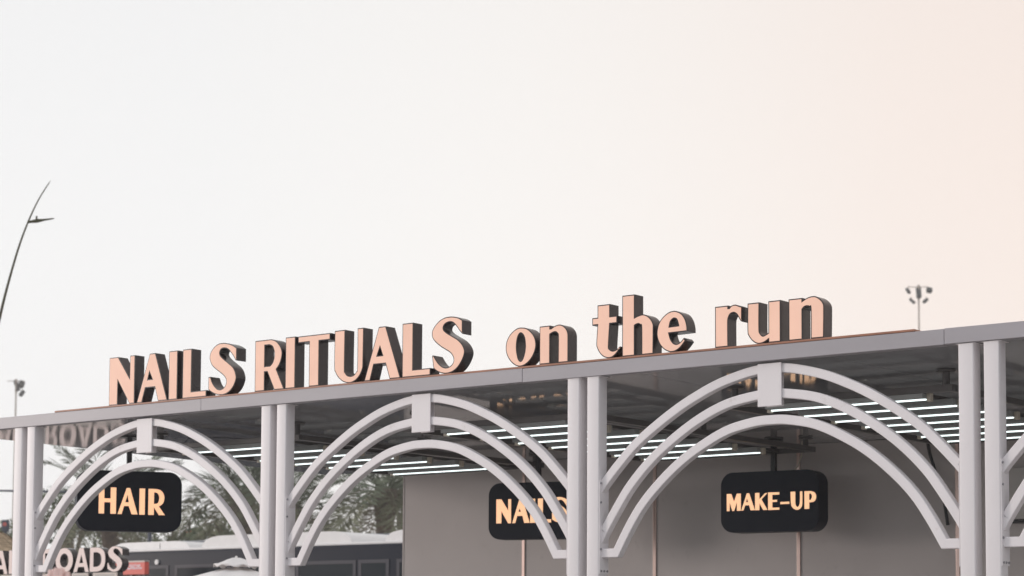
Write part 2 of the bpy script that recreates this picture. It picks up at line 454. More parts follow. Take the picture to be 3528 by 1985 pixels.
ROOF_LETTERS = [
 ('N',1.181,[[(0.0,0.392,0),(0.104,0.392,0),(0.247,0.203,0),(0.247,0.203,0),(0.247,0.392,0),(0.305,0.392,0),(0.305,0,0),(0.247,0,0),(0.104,0.203,0),(0.104,0.203,0),(0.104,0,0),(0.0,0,0)]]),
 ('A',1.514,[[(0.146,0.39,0),(0.211,0.39,0),(0.357,0,0),(0.249,0,0),(0.211,0.116,0),(0.1,0.116,0),(0.06,0,0),(0.0,0,0)],[(0.146,0.243,0),(0.179,0.182,0),(0.126,0.182,0)]]),
 ('I',1.884,[[(0.0,0.39,0),(0.099,0.39,0),(0.099,0,0),(0.0,0,0)]]),
 ('L',2.043,[[(0.0,0.391,0),(0.1,0.391,0),(0.1,0.051,0),(0.269,0.051,0),(0.269,0,0),(0.0,0,0)]]),
 ('S',2.334,[[(0.308,0.357,0),(0.264,0.382,1),(0.214,0.399,1),(0.158,0.408,1),(0.108,0.405,1),(0.059,0.383,1),(0.025,0.35,1),(0.01,0.312,1),(0.017,0.275,1),(0.04,0.238,1),(0.082,0.206,1),(0.132,0.175,1),(0.173,0.146,1),(0.194,0.118,1),(0.196,0.09,1),(0.181,0.064,1),(0.157,0.049,1),(0.126,0.045,1),(0.094,0.056,1),(0.062,0.084,1),(0.04,0.114,1),(0.023,0.152,0),(0.0,0.152,0),(0.0,0.053,0),(0.035,0.03,1),(0.086,0.009,1),(0.142,0.0,1),(0.192,0.004,1),(0.241,0.025,1),(0.28,0.062,1),(0.303,0.108,1),(0.306,0.139,1),(0.289,0.184,1),(0.261,0.217,1),(0.211,0.252,1),(0.173,0.277,1),(0.135,0.306,1),(0.123,0.325,1),(0.124,0.342,1),(0.14,0.361,1),(0.171,0.365,1),(0.209,0.355,1),(0.246,0.324,1),(0.275,0.291,1),(0.296,0.26,0),(0.308,0.26,0)]]),
 ('R',2.842,[[(0.0,0.393,0),(0.172,0.393,0),(0.22,0.377,1),(0.262,0.339,1),(0.284,0.299,1),(0.287,0.264,1),(0.276,0.222,1),(0.256,0.186,1),(0.229,0.158,0),(0.313,0,0),(0.208,0,0),(0.132,0.145,0),(0.104,0.145,0),(0.104,0,0),(0.0,0,0)],[(0.104,0.35,0),(0.149,0.35,0),(0.182,0.337,1),(0.2,0.305,1),(0.205,0.279,1),(0.201,0.245,1),(0.187,0.211,1),(0.161,0.19,0),(0.104,0.19,0)]]),
 ('I',3.165,[[(0.0,0.393,0),(0.102,0.393,0),(0.102,0,0),(0.0,0,0)]]),
 ('T',3.295,[[(0.0,0.389,0),(0.329,0.389,0),(0.329,0.339,0),(0.217,0.339,0),(0.217,0,0),(0.115,0,0),(0.115,0.339,0),(0.0,0.339,0)]]),
 ('U',3.668,[[(0.002,0.4,0),(0.106,0.4,0),(0.104,0.115,1),(0.11,0.085,1),(0.128,0.061,1),(0.165,0.05,1),(0.199,0.057,1),(0.221,0.079,1),(0.23,0.114,1),(0.23,0.4,0),(0.291,0.4,0),(0.288,0.143,1),(0.282,0.093,1),(0.257,0.049,1),(0.219,0.016,1),(0.174,0.0,1),(0.129,0.001,1),(0.084,0.016,1),(0.041,0.048,1),(0.012,0.088,1),(0.0,0.136,1)]]),
 ('A',3.967,[[(0.14,0.392,0),(0.208,0.392,0),(0.354,0,0),(0.249,0,0),(0.208,0.117,0),(0.094,0.117,0),(0.059,0,0),(0.0,0,0)],[(0.153,0.244,0),(0.178,0.18,0),(0.126,0.18,0)]]),
 ('L',4.336,[[(0.0,0.395,0),(0.103,0.395,0),(0.103,0.052,0),(0.268,0.052,0),(0.268,0,0),(0.0,0,0)]]),
 ('S',4.616,[[(0.283,0.372,0),(0.246,0.393,1),(0.204,0.404,1),(0.163,0.408,1),(0.116,0.404,1),(0.069,0.386,1),(0.027,0.353,1),(0.003,0.319,1),(0.0,0.29,1),(0.009,0.261,1),(0.039,0.23,1),(0.086,0.196,1),(0.134,0.169,1),(0.17,0.148,1),(0.194,0.122,1),(0.203,0.095,1),(0.195,0.069,1),(0.171,0.051,1),(0.14,0.044,1),(0.103,0.052,1),(0.067,0.077,1),(0.04,0.108,1),(0.017,0.14,0),(0.002,0.14,0),(0.017,0.045,0),(0.057,0.019,1),(0.104,0.003,1),(0.151,0.0,1),(0.203,0.012,1),(0.249,0.043,1),(0.285,0.089,1),(0.304,0.135,1),(0.3,0.168,1),(0.276,0.206,1),(0.237,0.24,1),(0.19,0.266,1),(0.143,0.292,1),(0.114,0.313,1),(0.106,0.33,1),(0.114,0.35,1),(0.137,0.364,1),(0.168,0.368,1),(0.2,0.358,1),(0.231,0.329,1),(0.257,0.297,1),(0.283,0.273,0),(0.283,0.273,0)]]),
 ('o',5.292,[[(0.133,0.273,1),(0.178,0.265,1),(0.217,0.24,1),(0.247,0.206,1),(0.262,0.17,1),(0.265,0.134,1),(0.255,0.096,1),(0.233,0.058,1),(0.199,0.025,1),(0.16,0.005,1),(0.12,0.0,1),(0.081,0.013,1),(0.041,0.044,1),(0.013,0.083,1),(0.0,0.124,1),(0.001,0.164,1),(0.014,0.202,1),(0.039,0.234,1),(0.074,0.259,1),(0.104,0.271,1)],[(0.131,0.233,1),(0.151,0.22,1),(0.164,0.194,1),(0.17,0.158,1),(0.17,0.122,1),(0.162,0.083,1),(0.147,0.049,1),(0.132,0.039,1),(0.115,0.05,1),(0.104,0.08,1),(0.096,0.124,1),(0.097,0.168,1),(0.104,0.203,1),(0.116,0.225,1)]]),
 ('n',5.587,[[(0.0,0.265,0),(0.091,0.265,0),(0.091,0.244,0),(0.102,0.244,0),(0.127,0.257,1),(0.165,0.265,1),(0.199,0.257,1),(0.228,0.233,1),(0.244,0.202,1),(0.247,0.159,1),(0.247,0,0),(0.16,0,0),(0.161,0.174,1),(0.155,0.202,1),(0.137,0.215,1),(0.113,0.212,1),(0.091,0.203,0),(0.091,0,0),(0.0,0,0)]]),
 ('t',6.035,[[(0.044,0.367,0),(0.148,0.367,0),(0.148,0.283,0),(0.207,0.283,0),(0.207,0.232,0),(0.148,0.232,0),(0.138,0.085,1),(0.144,0.063,1),(0.16,0.051,1),(0.183,0.048,1),(0.209,0.058,1),(0.231,0.072,0),(0.22,0.048,1),(0.195,0.021,1),(0.165,0.003,1),(0.132,0.0,1),(0.095,0.012,1),(0.062,0.041,1),(0.041,0.077,1),(0.035,0.109,1),(0.044,0.232,0),(0.0,0.232,0),(0.0,0.283,0),(0.044,0.283,0)]]),
 ('h',6.283,[[(0.0,0.413,0),(0.102,0.413,0),(0.102,0.257,0),(0.128,0.266,1),(0.169,0.272,1),(0.206,0.259,1),(0.235,0.232,1),(0.252,0.2,1),(0.254,0.159,1),(0.252,0,0),(0.158,0,0),(0.157,0.182,1),(0.149,0.201,1),(0.133,0.21,1),(0.115,0.208,1),(0.102,0.202,0),(0.102,0,0),(0.0,0,0)]]),
 ('e',6.564,[[(0.24,0.128,0),(0.239,0.161,1),(0.226,0.207,1),(0.198,0.247,1),(0.162,0.267,1),(0.131,0.273,1),(0.091,0.266,1),(0.046,0.238,1),(0.015,0.2,1),(0.0,0.152,1),(0.001,0.11,1),(0.019,0.064,1),(0.051,0.027,1),(0.091,0.005,1),(0.122,0.0,1),(0.158,0.008,1),(0.193,0.031,1),(0.228,0.069,0),(0.212,0.087,0),(0.193,0.068,1),(0.171,0.054,1),(0.149,0.052,1),(0.127,0.064,1),(0.109,0.09,1),(0.097,0.126,0)],[(0.1,0.171,0),(0.109,0.203,1),(0.127,0.219,1),(0.14,0.221,1),(0.156,0.213,1),(0.167,0.186,1),(0.17,0.173,0)]]),
 ('r',7.019,[[(0.0,0.269,0),(0.101,0.269,0),(0.101,0.252,0),(0.11,0.252,0),(0.126,0.266,1),(0.156,0.27,1),(0.184,0.259,1),(0.205,0.252,0),(0.205,0.154,0),(0.196,0.159,1),(0.184,0.176,1),(0.169,0.2,1),(0.152,0.214,1),(0.135,0.217,1),(0.117,0.21,1),(0.105,0.191,1),(0.1,0.158,1),(0.101,0,0),(0.0,0,0)]]),
 ('u',7.265,[[(0.001,0.268,0),(0.09,0.268,0),(0.089,0.101,1),(0.096,0.068,1),(0.116,0.05,1),(0.14,0.057,1),(0.156,0.065,0),(0.156,0.268,0),(0.247,0.268,0),(0.247,0,0),(0.156,0,0),(0.156,0.022,0),(0.129,0.007,1),(0.1,0.0,1),(0.07,0.002,1),(0.037,0.022,1),(0.009,0.057,1),(0.0,0.094,1)]]),
 ('n',7.57,[[(0.0,0.266,0),(0.101,0.266,0),(0.101,0.247,0),(0.101,0.247,0),(0.131,0.262,1),(0.167,0.27,1),(0.2,0.266,1),(0.232,0.245,1),(0.254,0.215,1),(0.258,0.177,1),(0.255,0,0),(0.161,0,0),(0.161,0.186,1),(0.153,0.203,1),(0.132,0.209,1),(0.114,0.205,1),(0.101,0.193,0),(0.101,0,0),(0.0,0,0)]]),
]
SIGN_LETTERS = {
 'MAKE-UP': [
  ('M',[[(-0.405,0.076,0),(-0.362,0.076,0),(-0.335,0.006,0),(-0.307,0.076,0),(-0.27,0.076,0),(-0.27,-0.073,0),(-0.307,-0.073,0),(-0.307,0.006,0),(-0.335,-0.073,0),(-0.351,-0.073,0),(-0.379,0.006,0),(-0.379,-0.073,0),(-0.405,-0.073,0)]]),
  ('A',[[(-0.211,0.076,0),(-0.189,0.076,0),(-0.136,-0.072,0),(-0.176,-0.072,0),(-0.189,-0.028,0),(-0.229,-0.028,0),(-0.245,-0.072,0),(-0.265,-0.072,0)],[(-0.211,0.033,0),(-0.198,-0.001,0),(-0.221,-0.001,0)]]),
  ('K',[[(-0.132,0.076,0),(-0.092,0.076,0),(-0.092,0.019,0),(-0.036,0.072,0),(-0.016,0.072,0),(-0.072,0.019,0),(-0.016,-0.073,0),(-0.055,-0.073,0),(-0.092,-0.012,0),(-0.092,-0.073,0),(-0.132,-0.073,0)]]),
  ('E',[[(-0.008,0.076,0),(0.097,0.076,0),(0.097,0.055,0),(0.031,0.055,0),(0.031,0.011,0),(0.076,0.011,0),(0.076,-0.007,0),(0.031,-0.007,0),(0.031,-0.056,0),(0.097,-0.056,0),(0.097,-0.075,0),(-0.008,-0.075,0)]]),
  ('hyphen',[[(0.108,-0.009,0),(0.191,-0.009,0),(0.191,-0.028,0),(0.108,-0.028,0)]]),
  ('U',[[(0.204,0.075,0),(0.247,0.075,0),(0.248,-0.023,1),(0.255,-0.046,1),(0.269,-0.057,1),(0.282,-0.047,1),(0.291,-0.017,1),(0.293,0.075,0),(0.313,0.075,0),(0.313,-0.018,1),(0.306,-0.055,1),(0.283,-0.077,1),(0.254,-0.08,1),(0.224,-0.062,1),(0.208,-0.028,1)]]),
  ('P',[[(0.334,0.075,0),(0.394,0.075,0),(0.427,0.062,1),(0.442,0.032,1),(0.434,-0.002,1),(0.412,-0.018,1),(0.377,-0.02,0),(0.377,-0.076,0),(0.334,-0.076,0)],[(0.377,0.054,0),(0.394,0.052,1),(0.404,0.03,1),(0.394,0.003,1),(0.377,-0.001,0)]]),
 ],
 'HAIR': [
  ('H',[[(-0.268,0.115,0),(-0.221,0.115,0),(-0.221,0.019,0),(-0.167,0.019,0),(-0.167,0.115,0),(-0.119,0.115,0),(-0.119,-0.114,0),(-0.167,-0.114,0),(-0.167,-0.015,0),(-0.221,-0.015,0),(-0.221,-0.114,0),(-0.268,-0.114,0)]]),
  ('A',[[(-0.029,0.114,0),(-0.0,0.114,0),(0.068,-0.115,0),(0.016,-0.115,0),(-0.009,-0.044,0),(-0.05,-0.044,0),(-0.07,-0.115,0),(-0.105,-0.115,0)],[(-0.021,0.056,0),(-0.009,-0.011,0),(-0.04,-0.011,0)]]),
  ('I',[[(0.082,0.113,0),(0.13,0.113,0),(0.13,-0.116,0),(0.082,-0.116,0)]]),
  ('R',[[(0.16,0.112,0),(0.219,0.112,0),(0.26,0.104,1),(0.289,0.075,1),(0.299,0.034,1),(0.287,-0.013,1),(0.253,-0.041,0),(0.306,-0.116,0),(0.253,-0.116,0),(0.209,-0.048,0),(0.209,-0.048,0),(0.209,-0.116,0),(0.16,-0.116,0)],[(0.209,0.083,0),(0.235,0.078,1),(0.252,0.053,1),(0.253,0.017,1),(0.241,-0.012,1),(0.209,-0.02,0)]]),
 ],
}

# ------------------------------------------------------------------ ground
MB().box(-320, 220, -150, 330, -0.3, 0.0).build('ground', SAND)['kind'] = 'structure'

# ------------------------------------------------------------------ the beauty kiosk: roof, posts, arches, rear wall
S = 2.9132            # spacing of the post pairs
P2 = 0.1648           # offset of the second post of a pair
ZS, ZT = 3.419, 3.513  # soffit, fascia top
WALL_Y = 4.70
X_L, X_R = -0.90, 13.4
kiosk = empty('kiosk', (4, 0, 0), 0, 'open white steel pavilion with triple arches between paired posts, under the peach lettering', 'kiosk')
KX = 4.0


def kpart(mb, name, m, smooth=None, parent=None):
    o = mb.build(name, m, parent or kiosk, smooth)
    if parent is None:
        o.matrix_parent_inverse = Matrix.Translation((-KX, 0, 0))
    return o


# fascia sheets along the front, butted with hairline joints, each leaning a hair differently
edges = [X_L, 2.267, 5.447, 8.656, 11.84, X_R]
for i in range(len(edges) - 1):
    mb = MB()
    g = 0.0015
    dz = (0.0, 0.0012, -0.001, 0.0015, 0)[i]
    mb.box(edges[i] + g, edges[i + 1] - g, -0.012 - 0.001 * (i % 2), 0.018, ZS - 0.002 + dz, ZT + dz, 0.0025)
    mb.box(edges[i] + g, edges[i + 1] - g, 0.018, 0.05, ZS - 0.004 + dz, ZS + 0.004)      # returned lip
    kpart(mb, 'fascia_panel', ALU)
for xe in (X_L - 0.014, X_R):
    kpart(MB().box(xe, xe + 0.014, -0.012, 4.86, ZS - 0.002, ZT), 'end_fascia', ALU)
kpart(MB().box(X_L, X_R, 0.05, 4.86, ZS + 0.016, ZT - 0.004), 'roof_slab', ROOF)
# soffit of wide composite panels, each with its own faint tilt
k = 0
x = X_L + 0.002
while x < X_R - 0.1:
    x1 = min(x + 1.4566, X_R - 0.002)
    sl = 0.0080
    t = (0.0016, -0.0012, 0.0008, -0.0018, 0.0014, -0.0006)[k % 6]
    mb = MB()
    y0, y1 = 0.052, 4.855
    v = [(x + 0.003, y0, ZS + t), (x1 - 0.003, y0, ZS - t), (x1 - 0.003, y1, ZS - t * 0.5 - sl * y1), (x + 0.003, y1, ZS + t * 0.6 - sl * y1)]
    mb.add(v + [(p[0], p[1], p[2] + 0.012) for p in v], [(0, 1, 2, 3), (7, 6, 5, 4), (0, 4, 5, 1), (1, 5, 6, 2), (2, 6, 7, 3), (3, 7, 4, 0)])
    kpart(mb, 'soffit_panel', SOFFIT)
    x = x1; k += 1

# posts: square tubes with rounded corners, in pairs
post_me = None
for i in range(5):
    for dx in (0, P2):
        if post_me is None:
            mb = MB().prism(rounded(0, 0.1, 0, 0.1, 0.009), 'z', 0.0, ZS - 0.006)
            mb.box(-0.012, 0.112, 0.004, 0.116, ZS - 0.006, ZS - 0.003)                    # cap plate
            o = mb.build('post', WHITE, kiosk, 12); post_me = o.data
        else:
            o = link('post', post_me, kiosk)
        o.location = (i * S + dx - KX, 0, 0)

# arches: three bars each, a keystone plate, foot returns, and drilled plates on the posts
ARC = {
    1: [(0, 3.370), (.10, 3.367), (.21, 3.349), (.38, 3.305), (.53, 3.247), (.70, 3.166), (.89, 3.053), (1.055, 2.937), (1.20, 2.800), (1.326, 2.668)],
    2: [(0, 3.208), (.11, 3.203), (.32, 3.167), (.52, 3.091), (.718, 2.980), (.915, 2.838), (1.085, 2.674), (1.205, 2.515), (1.326, 2.335)],
    3: [(0, 3.040), (.13, 3.033), (.33, 2.991), (.53, 2.901), (.70, 2.799), (.87, 2.662), (1.003, 2.527), (1.107, 2.382), (1.205, 2.2185)],
}


def dense(pts, sub=6):
    ext = [(-pts[1][0], pts[1][1])] + pts + [(2 * pts[-1][0] - pts[-2][0], 2 * pts[-1][1] - pts[-2][1])]
    out = []
    for i in range(1, len(ext) - 2):
        p0, p1, p2, p3 = ext[i - 1:i + 3]
        for k in range(sub):
            t = k / sub
            out.append(tuple(0.5 * (2 * p1[c] + (p2[c] - p0[c]) * t + (2 * p0[c] - 5 * p1[c] + 4 * p2[c] - p3[c]) * t * t
                                    + (3 * p1[c] - p0[c] - 3 * p2[c] + p3[c]) * t ** 3) for c in (0, 1)))
    out.append(pts[-1])
    return out


def sweep(path, hw, y0, y1, rad=0.006, cut_start=None, cut_end=None):
    """Square tube along a path in the XZ plane; cut_*: direction (2-D) of the end cut instead of square."""
    prof = rounded(-hw, hw, y0, y1, rad, 3)
    n = len(prof)
    v, f = [], []
    pts = [Vector(p) for p in path]
    for i, p in enumerate(pts):
        t1 = (p - pts[i - 1]).normalized() if i > 0 else None
        t2 = (pts[i + 1] - p).normalized() if i < len(pts) - 1 else None
        t1 = t1 or t2; t2 = t2 or t1
        n1 = Vector((-t1.y, t1.x)); n2 = Vector((-t2.y, t2.x))
        m = (n1 + n2).normalized(); s = 1 / max(0.3, m.dot(n1))
        if i == 0 and cut_start:
            m = Vector(cut_start).normalized(); s = 1 / m.dot(n2)
        if i == len(pts) - 1 and cut_end:
            m = Vector(cut_end).normalized(); s = 1 / m.dot(n1)
        for a, y in prof:
            q = p + m * a * s
            v.append((q.x, y, q.y))
    for i in range(len(pts) - 1):
        for k in range(n):
            f.append((i * n + k, i * n + (k + 1) % n, (i + 1) * n + (k + 1) % n, (i + 1) * n + k))
    f.append(tuple(range(n - 1, -1, -1)))
    f.append(tuple((len(pts) - 1) * n + k for k in range(n)))
    return MB().add(v, f)


bolt_me = [None]


def make_arch():
    d3 = dense(ARC[3])
    full = [(1.3235, 2.2185)] + [p for p in reversed(d3)] + [(-p[0], p[1]) for p in d3[1:]] + [(-1.3235, 2.2185)]
    a = sweep(full, 0.0305, 0.030, 0.090).build('arch', WHITE, None, 12)
    for key in (1, 2):
        d = dense(ARC[key])
        for sgn in (1, -1):
            path = [(0.0, d[0][1])] + [(p[0], p[1]) for p in d if 0.004 < p[0]]
            path = [p for p in path if p[0] < 1.32] + [(1.3235, path[-1][1])]
            pth = [(p[0] * sgn, p[1]) for p in path]
            c = (0, -1) if sgn == 1 else (0, 1)
            sweep(pth, 0.0300, 0.030, 0.090, cut_end=(0, 1) if sgn == 1 else (0, -1)).build('arch_bar', WHITE, a, 12)
    MB().box(-0.088, 0.088, 0.018, 0.0285, 3.126, 3.402, 0.003).box(-0.06, 0.06, 0.090, 0.098, 3.13, 3.40).build('keystone_plate', WHITE, a)
    for sgn in (1, -1):
        x0, x1 = sorted((sgn * 1.3238, sgn * 1.3185))
        MB().box(x0, x1, 0.004, 0.110, 2.078, 2.71, 0.0012).build('mounting_plate', WHITE, a)
        xb = sgn * 1.3185
        for yb, zb in ((0.022, 2.098), (0.056, 2.098), (0.092, 2.098), (0.018, 2.245), (0.018, 2.56), (0.018, 2.69)):
            if bolt_me[0] is None:
                bolt_me[0] = MB().tube([(-0.003, 0, 0), (0.003, 0, 0)], 0.0075, 8).build('bolt', STEEL, a)
                q = bolt_me[0]
            else:
                q = link('bolt', bolt_me[0].data, a)
            q.location = (xb - sgn * 0.003, yb, zb)
    return a


arch0 = None
for i in range(4):
    mid = (P2 + 0.1) / 2 + S * i + S / 2
    if arch0 is None:
        arch0 = make_arch(); arch0.parent = kiosk; o = arch0
    else:
        o = copy_tree(arch0, kiosk)
    o.location = (mid - KX, 0, 0)

# rear wall of tall panels with rose-gold strips over the joints
for i in range(8):
    x0 = 0.303 + i * 1.5325
    kpart(MB().box(x0 + 0.001, x0 + 1.5315, WALL_Y, WALL_Y + 0.06, 0, ZS - 0.041), 'wall_panel', WALLM)
    if i > 0:
        kpart(MB().box(x0 - 0.017, x0 + 0.017, WALL_Y - 0.012, WALL_Y - 0.0005, 0, ZS - 0.042, 0.003), 'trim_strip', STRIP)
kpart(MB().box(0.285, 0.3025, WALL_Y - 0.004, WALL_Y + 0.07, 0, ZS - 0.042), 'wall_edge', WALLM)

# pale panel hung on the rear wall at the far right
wp = empty('wall_board', (7.6, WALL_Y, 2.85), 0, 'pale grey board on the rear wall, black strip below, right of the last posts', 'wall board')
MB().box(-0.74, 0.80, -0.05, -0.002, -0.20, 0.225, 0.004).build('board', PANELM, wp)
MB().box(-0.745, 0.805, -0.06, -0.002, -0.232, -0.203).build('edge_strip', BLACK, wp)
cab = MB()
cab.tube([(6.20, 4.60, 3.38), (6.22, 4.62, 3.22), (6.27, 4.64, 3.05), (6.33, 4.65, 2.85), (6.36, 4.66, 2.62)], 0.014, 6)
tag(cab.build('cable', BLACK, None, 40), 'thick black cable hanging down the rear wall beside the right pair of posts', 'cable')

# ------------------------------------------------------------------ roof lettering
rs = empty('rooftop_sign', (4.5, 0, ZT), 0, 'peach-lit channel letters reading NAILS RITUALS on the run along the roof edge', 'rooftop sign')
rs_in = Matrix.Translation((-4.5, 0, -ZT))
bp = MB().box(0.518, 8.455, -0.006, 0.13, ZT + 0.0025, 3.5295, 0.002).build('base_plate', COPPER, rs)
bp.matrix_parent_inverse = rs_in
words_ = ['NAILS'] * 5 + ['RITUALS'] * 7 + ['on'] * 2 + ['the'] * 3 + ['run'] * 3
for (ch, x0, rings), w in zip(ROOF_LETTERS, words_):
    o = letter(rs, ch, rings, x0, 3.5297, 1, 1, 0.0, 0.10, 0.0025, RETURN, FACE, w, 0.0075)
    o.matrix_parent_inverse = rs_in

# ------------------------------------------------------------------ strip-light frames under the soffit
RIG_LABEL = ['tube light frame hanging in the leftmost bay, above the HAIR sign',
             'tube light frame hanging above the NAILS sign',
             'tube light frame hanging right of the MAKE-UP sign, in front of the right posts',
             'tube light frame at the right end, mostly beyond the right pair of posts']


def make_rig():
    r_ = empty('tube_light_frame', (0, 0, ZS))
    z0, z1 = 3.260 - ZS, 3.306 - ZS
    xa, xb, ya, yb = 0.62, 2.41, 0.97, 4.24
    for y in (ya, yb):
        MB().box(xa, xb, y - 0.022, y + 0.022, z0, z1, 0.004).build('frame_beam', RIGM, r_)
    for xx in (xa + 0.022, xb - 0.022):
        MB().box(xx - 0.022, xx + 0.022, ya + 0.023, yb - 0.023, z0 + 0.001, z1 - 0.001, 0.004).build('frame_beam', RIGM, r_)
    for xx in (1.10, 2.06):
        MB().box(xx - 0.014, xx + 0.014, ya + 0.023, yb - 0.023, z0 + 0.012, z0 + 0.036).build('cross_rail', RIGM, r_)
    for xx in (0.72, 2.34):
        for y in (1.0, 2.60, 4.21):
            sy = -0.008 * y
            h = MB().tube([(xx, y, z1 - 0.004), (xx, y, sy - 0.002)], 0.024, 12).build('hanger', RIGM, r_, 40)
            MB().tube([(xx, y, sy - 0.016), (xx, y, sy - 0.003)], 0.062, 16).build('flange', RIGM, h, 40)
    first = None
    for kk in range(7):
        y = 1.04 + 0.45 * kk
        if first is None:
            b = MB().box(-0.60, 0.60, -0.076, 0.076, -0.0405, 0.0, 0.003).build('batten', BATTEN, r_)
            t_ = MB().tube([(-0.588, 0, -0.0345), (0.588, 0, -0.0345)], 0.0160, 12).build('tube', TUBE, b, 40)
            for sx in (-1, 1):
                MB().box(sx * 0.6105 - 0.0098, sx * 0.6105 + 0.022, -0.02, 0.02, -0.060, -0.004, 0.004).build('end_cap', CAPM, b)
            first = b
        else:
            b = copy_tree(first, r_)
        b.location = (1.585, y, z0 + 0.0115)
    return r_


rig0 = make_rig()
rigs = [rig0] + [copy_tree(rig0) for _ in range(3)]
for i, r_ in enumerate(rigs):
    r_.location = (i * S, 0, ZS)
    tag(r_, RIG_LABEL[i], 'light frame', 'fluorescent tube frames under the soffit')
w_ = MB().tube([(1.0, 1.0, 3.31 - ZS), (1.05, 1.02, 3.36 - ZS), (1.12, 1.0, 3.35 - ZS), (1.17, 0.99, 3.31 - ZS)], 0.004, 5)
w_.tube([(1.05, 1.02, 3.36 - ZS), (1.4, 1.1, 3.345 - ZS), (1.7, 1.2, 3.32 - ZS)], 0.004, 5).build('loose_wire', BLACK, rig0, 40)


# ------------------------------------------------------------------ hanging signs
def hanging_sign(x, y, phi, W, H, T, zc, label, word, letters):
    s = empty('hanging_sign', (x, y, zc), phi, label, 'hanging sign', 'hanging treatment signs')
    MB().prism(rounded(-W / 2, W / 2, -H / 2, H / 2, 0.115, 12), 'y', -T / 2 + 0.004, T / 2).build('cabinet', SIGNBOX, s, 30)
    MB().prism(rounded(-W / 2 + 0.003, W / 2 - 0.003, -H / 2 + 0.003, H / 2 - 0.003, 0.112, 12), 'y', -T / 2, -T / 2 + 0.0035).build('front_plate', SIGNBOX, s, 30)
    ztop = ZS - 0.008 * y - zc
    p = MB().box(-0.021, 0.021, -0.021, 0.021, H / 2 - 0.002, ztop - 0.003).build('pole', BLACK, s)
    MB().tube([(0, 0, ztop - 0.015), (0, 0, ztop - 0.003)], 0.085, 20).build('flange', BLACK, p, 40)
    for ch, rings in letters:
        letter(s, ch, rings, 0, 0, 1, 1, -T / 2 - 0.004, 0.005, 0, None, GLOW, word)
    return s


NAILS_L = []
for ch, x0, rings in ROOF_LETTERS[:5]:
    NAILS_L.append((ch, [[((p[0] + x0 - 1.181) * 0.482 - 0.385, p[1] * 0.567 - 0.112, p[2]) for p in ring] for ring in rings]))
hanging_sign(0.311, 1.008, 0.990, 0.905, 0.526, 0.16, 2.836, 'black hanging sign with lit letters HAIR, in the left bay', 'HAIR', SIGN_LETTERS['HAIR'])
hanging_sign(2.575, 3.955, 0.260, 0.931, 0.523, 0.16, 2.832, 'black hanging sign with lit letters NAILS, partly behind the white posts', 'NAILS', NAILS_L)
hanging_sign(4.944, 4.200, 0.091, 0.930, 0.523, 0.19, 2.842, 'black hanging sign with lit letters MAKE-UP, in front of the grey wall', 'MAKE-UP', SIGN_LETTERS['MAKE-UP'])
tag(MB().tube([(5.10, 4.42, 3.38), (5.085, 4.43, 3.25), (5.065, 4.40, 3.16), (5.07, 4.30, 3.10)], 0.006, 6).build('cable', CAPM, None, 40),
    'thin pale cable running from the soffit down behind the MAKE-UP sign', 'cable')

# ------------------------------------------------------------------ ALL ROADS stall sign behind
SK = 1.0         # its size relative to a 0.30 m capital
SY = 5.68
st = empty('stall_sign', (-6.0, SY, 0), 0, 'pale pink block letters ALL ROADS with black sides above cream boards', 'stall sign')


def ell(cx, cz, a, b, n=20):
    return [(cx + a * math.cos(2 * math.pi * k / n), cz + b * math.sin(2 * math.pi * k / n), 1) for k in range(n)]


BLK = {
    'A': [[(.108, .30, 0), (.186, .30, 0), (.290, 0, 0), (.220, 0, 0), (.196, .062, 0), (.094, .062, 0), (.070, 0, 0), (0, 0, 0)], [(.146, .212, 0), (.176, .115, 0), (.116, .115, 0)]],
    'L': [[(0, .30, 0), (.066, .30, 0), (.066, .062, 0), (.19, .062, 0), (.19, 0, 0), (0, 0, 0)]],
    'R': [[(0, .30, 0), (.13, .30, 0), (.19, .288, 1), (.228, .245, 1), (.230, .195, 1), (.205, .15, 1), (.165, .125, 0), (.240, 0, 0), (.165, 0, 0), (.10, .108, 0), (.066, .108, 0), (.066, 0, 0), (0, 0, 0)],
          [(.066, .242, 0), (.12, .242, 0), (.152, .232, 1), (.162, .205, 1), (.152, .178, 1), (.12, .166, 0), (.066, .166, 0)]],
    'O': [ell(.163, .15, .163, .156), ell(.163, .15, .076, .083)],
    'D': [[(0, .30, 0), (.12, .30, 0), (.205, .285, 1), (.265, .235, 1), (.284, .15, 1), (.265, .065, 1), (.205, .015, 1), (.12, 0, 0), (0, 0, 0)],
          [(.070, .236, 0), (.12, .236, 0), (.170, .224, 1), (.202, .19, 1), (.210, .15, 1), (.202, .11, 1), (.170, .076, 1), (.12, .064, 0), (.070, .064, 0)]],
    'S': [ROOF_LETTERS[4][2][0]],
}
S_ring = [(p[0] * 0.265 / 0.308, p[1] * 0.312 / 0.408 - 0.006, p[2]) for p in ROOF_LETTERS[4][2][0]]
for ch, x0 in (('A', -7.42), ('L', -7.112), ('L', -6.90), ('R', -6.478), ('O', -6.220), ('A', -5.888), ('D', -5.588), ('S', -5.268)):
    rings = [S_ring] if ch == 'S' else BLK[ch]
    o = letter(st, ch, rings, (x0 + 6.0) * SK, 2.462, SK, SK, 0.0, 0.105, 0.002, RETURN, PALEFACE, 'ALL ROADS', 0.004)
for x0, x1 in ((-7.6, -7.02), (-6.98, -6.52), (-6.49, -5.97), (-5.93, -5.628), (-5.54, -5.115)):
    MB().box((x0 + 6) * SK, (x1 + 6) * SK, 0.012, 0.032, 2.02, 2.452, 0.002).build('board', CREAM, st)
for xx in (-7.0, -5.585):
    MB().box((xx + 6) * SK - 0.031, (xx + 6) * SK + 0.031, 0.04, 0.11, 0, 2.458).build('sign_post', BLACK, st)
MB().box(-1.62 * SK, 0.90 * SK, 0.0401, 0.10, 2.40, 2.4575).build('rail', BLACK, st)
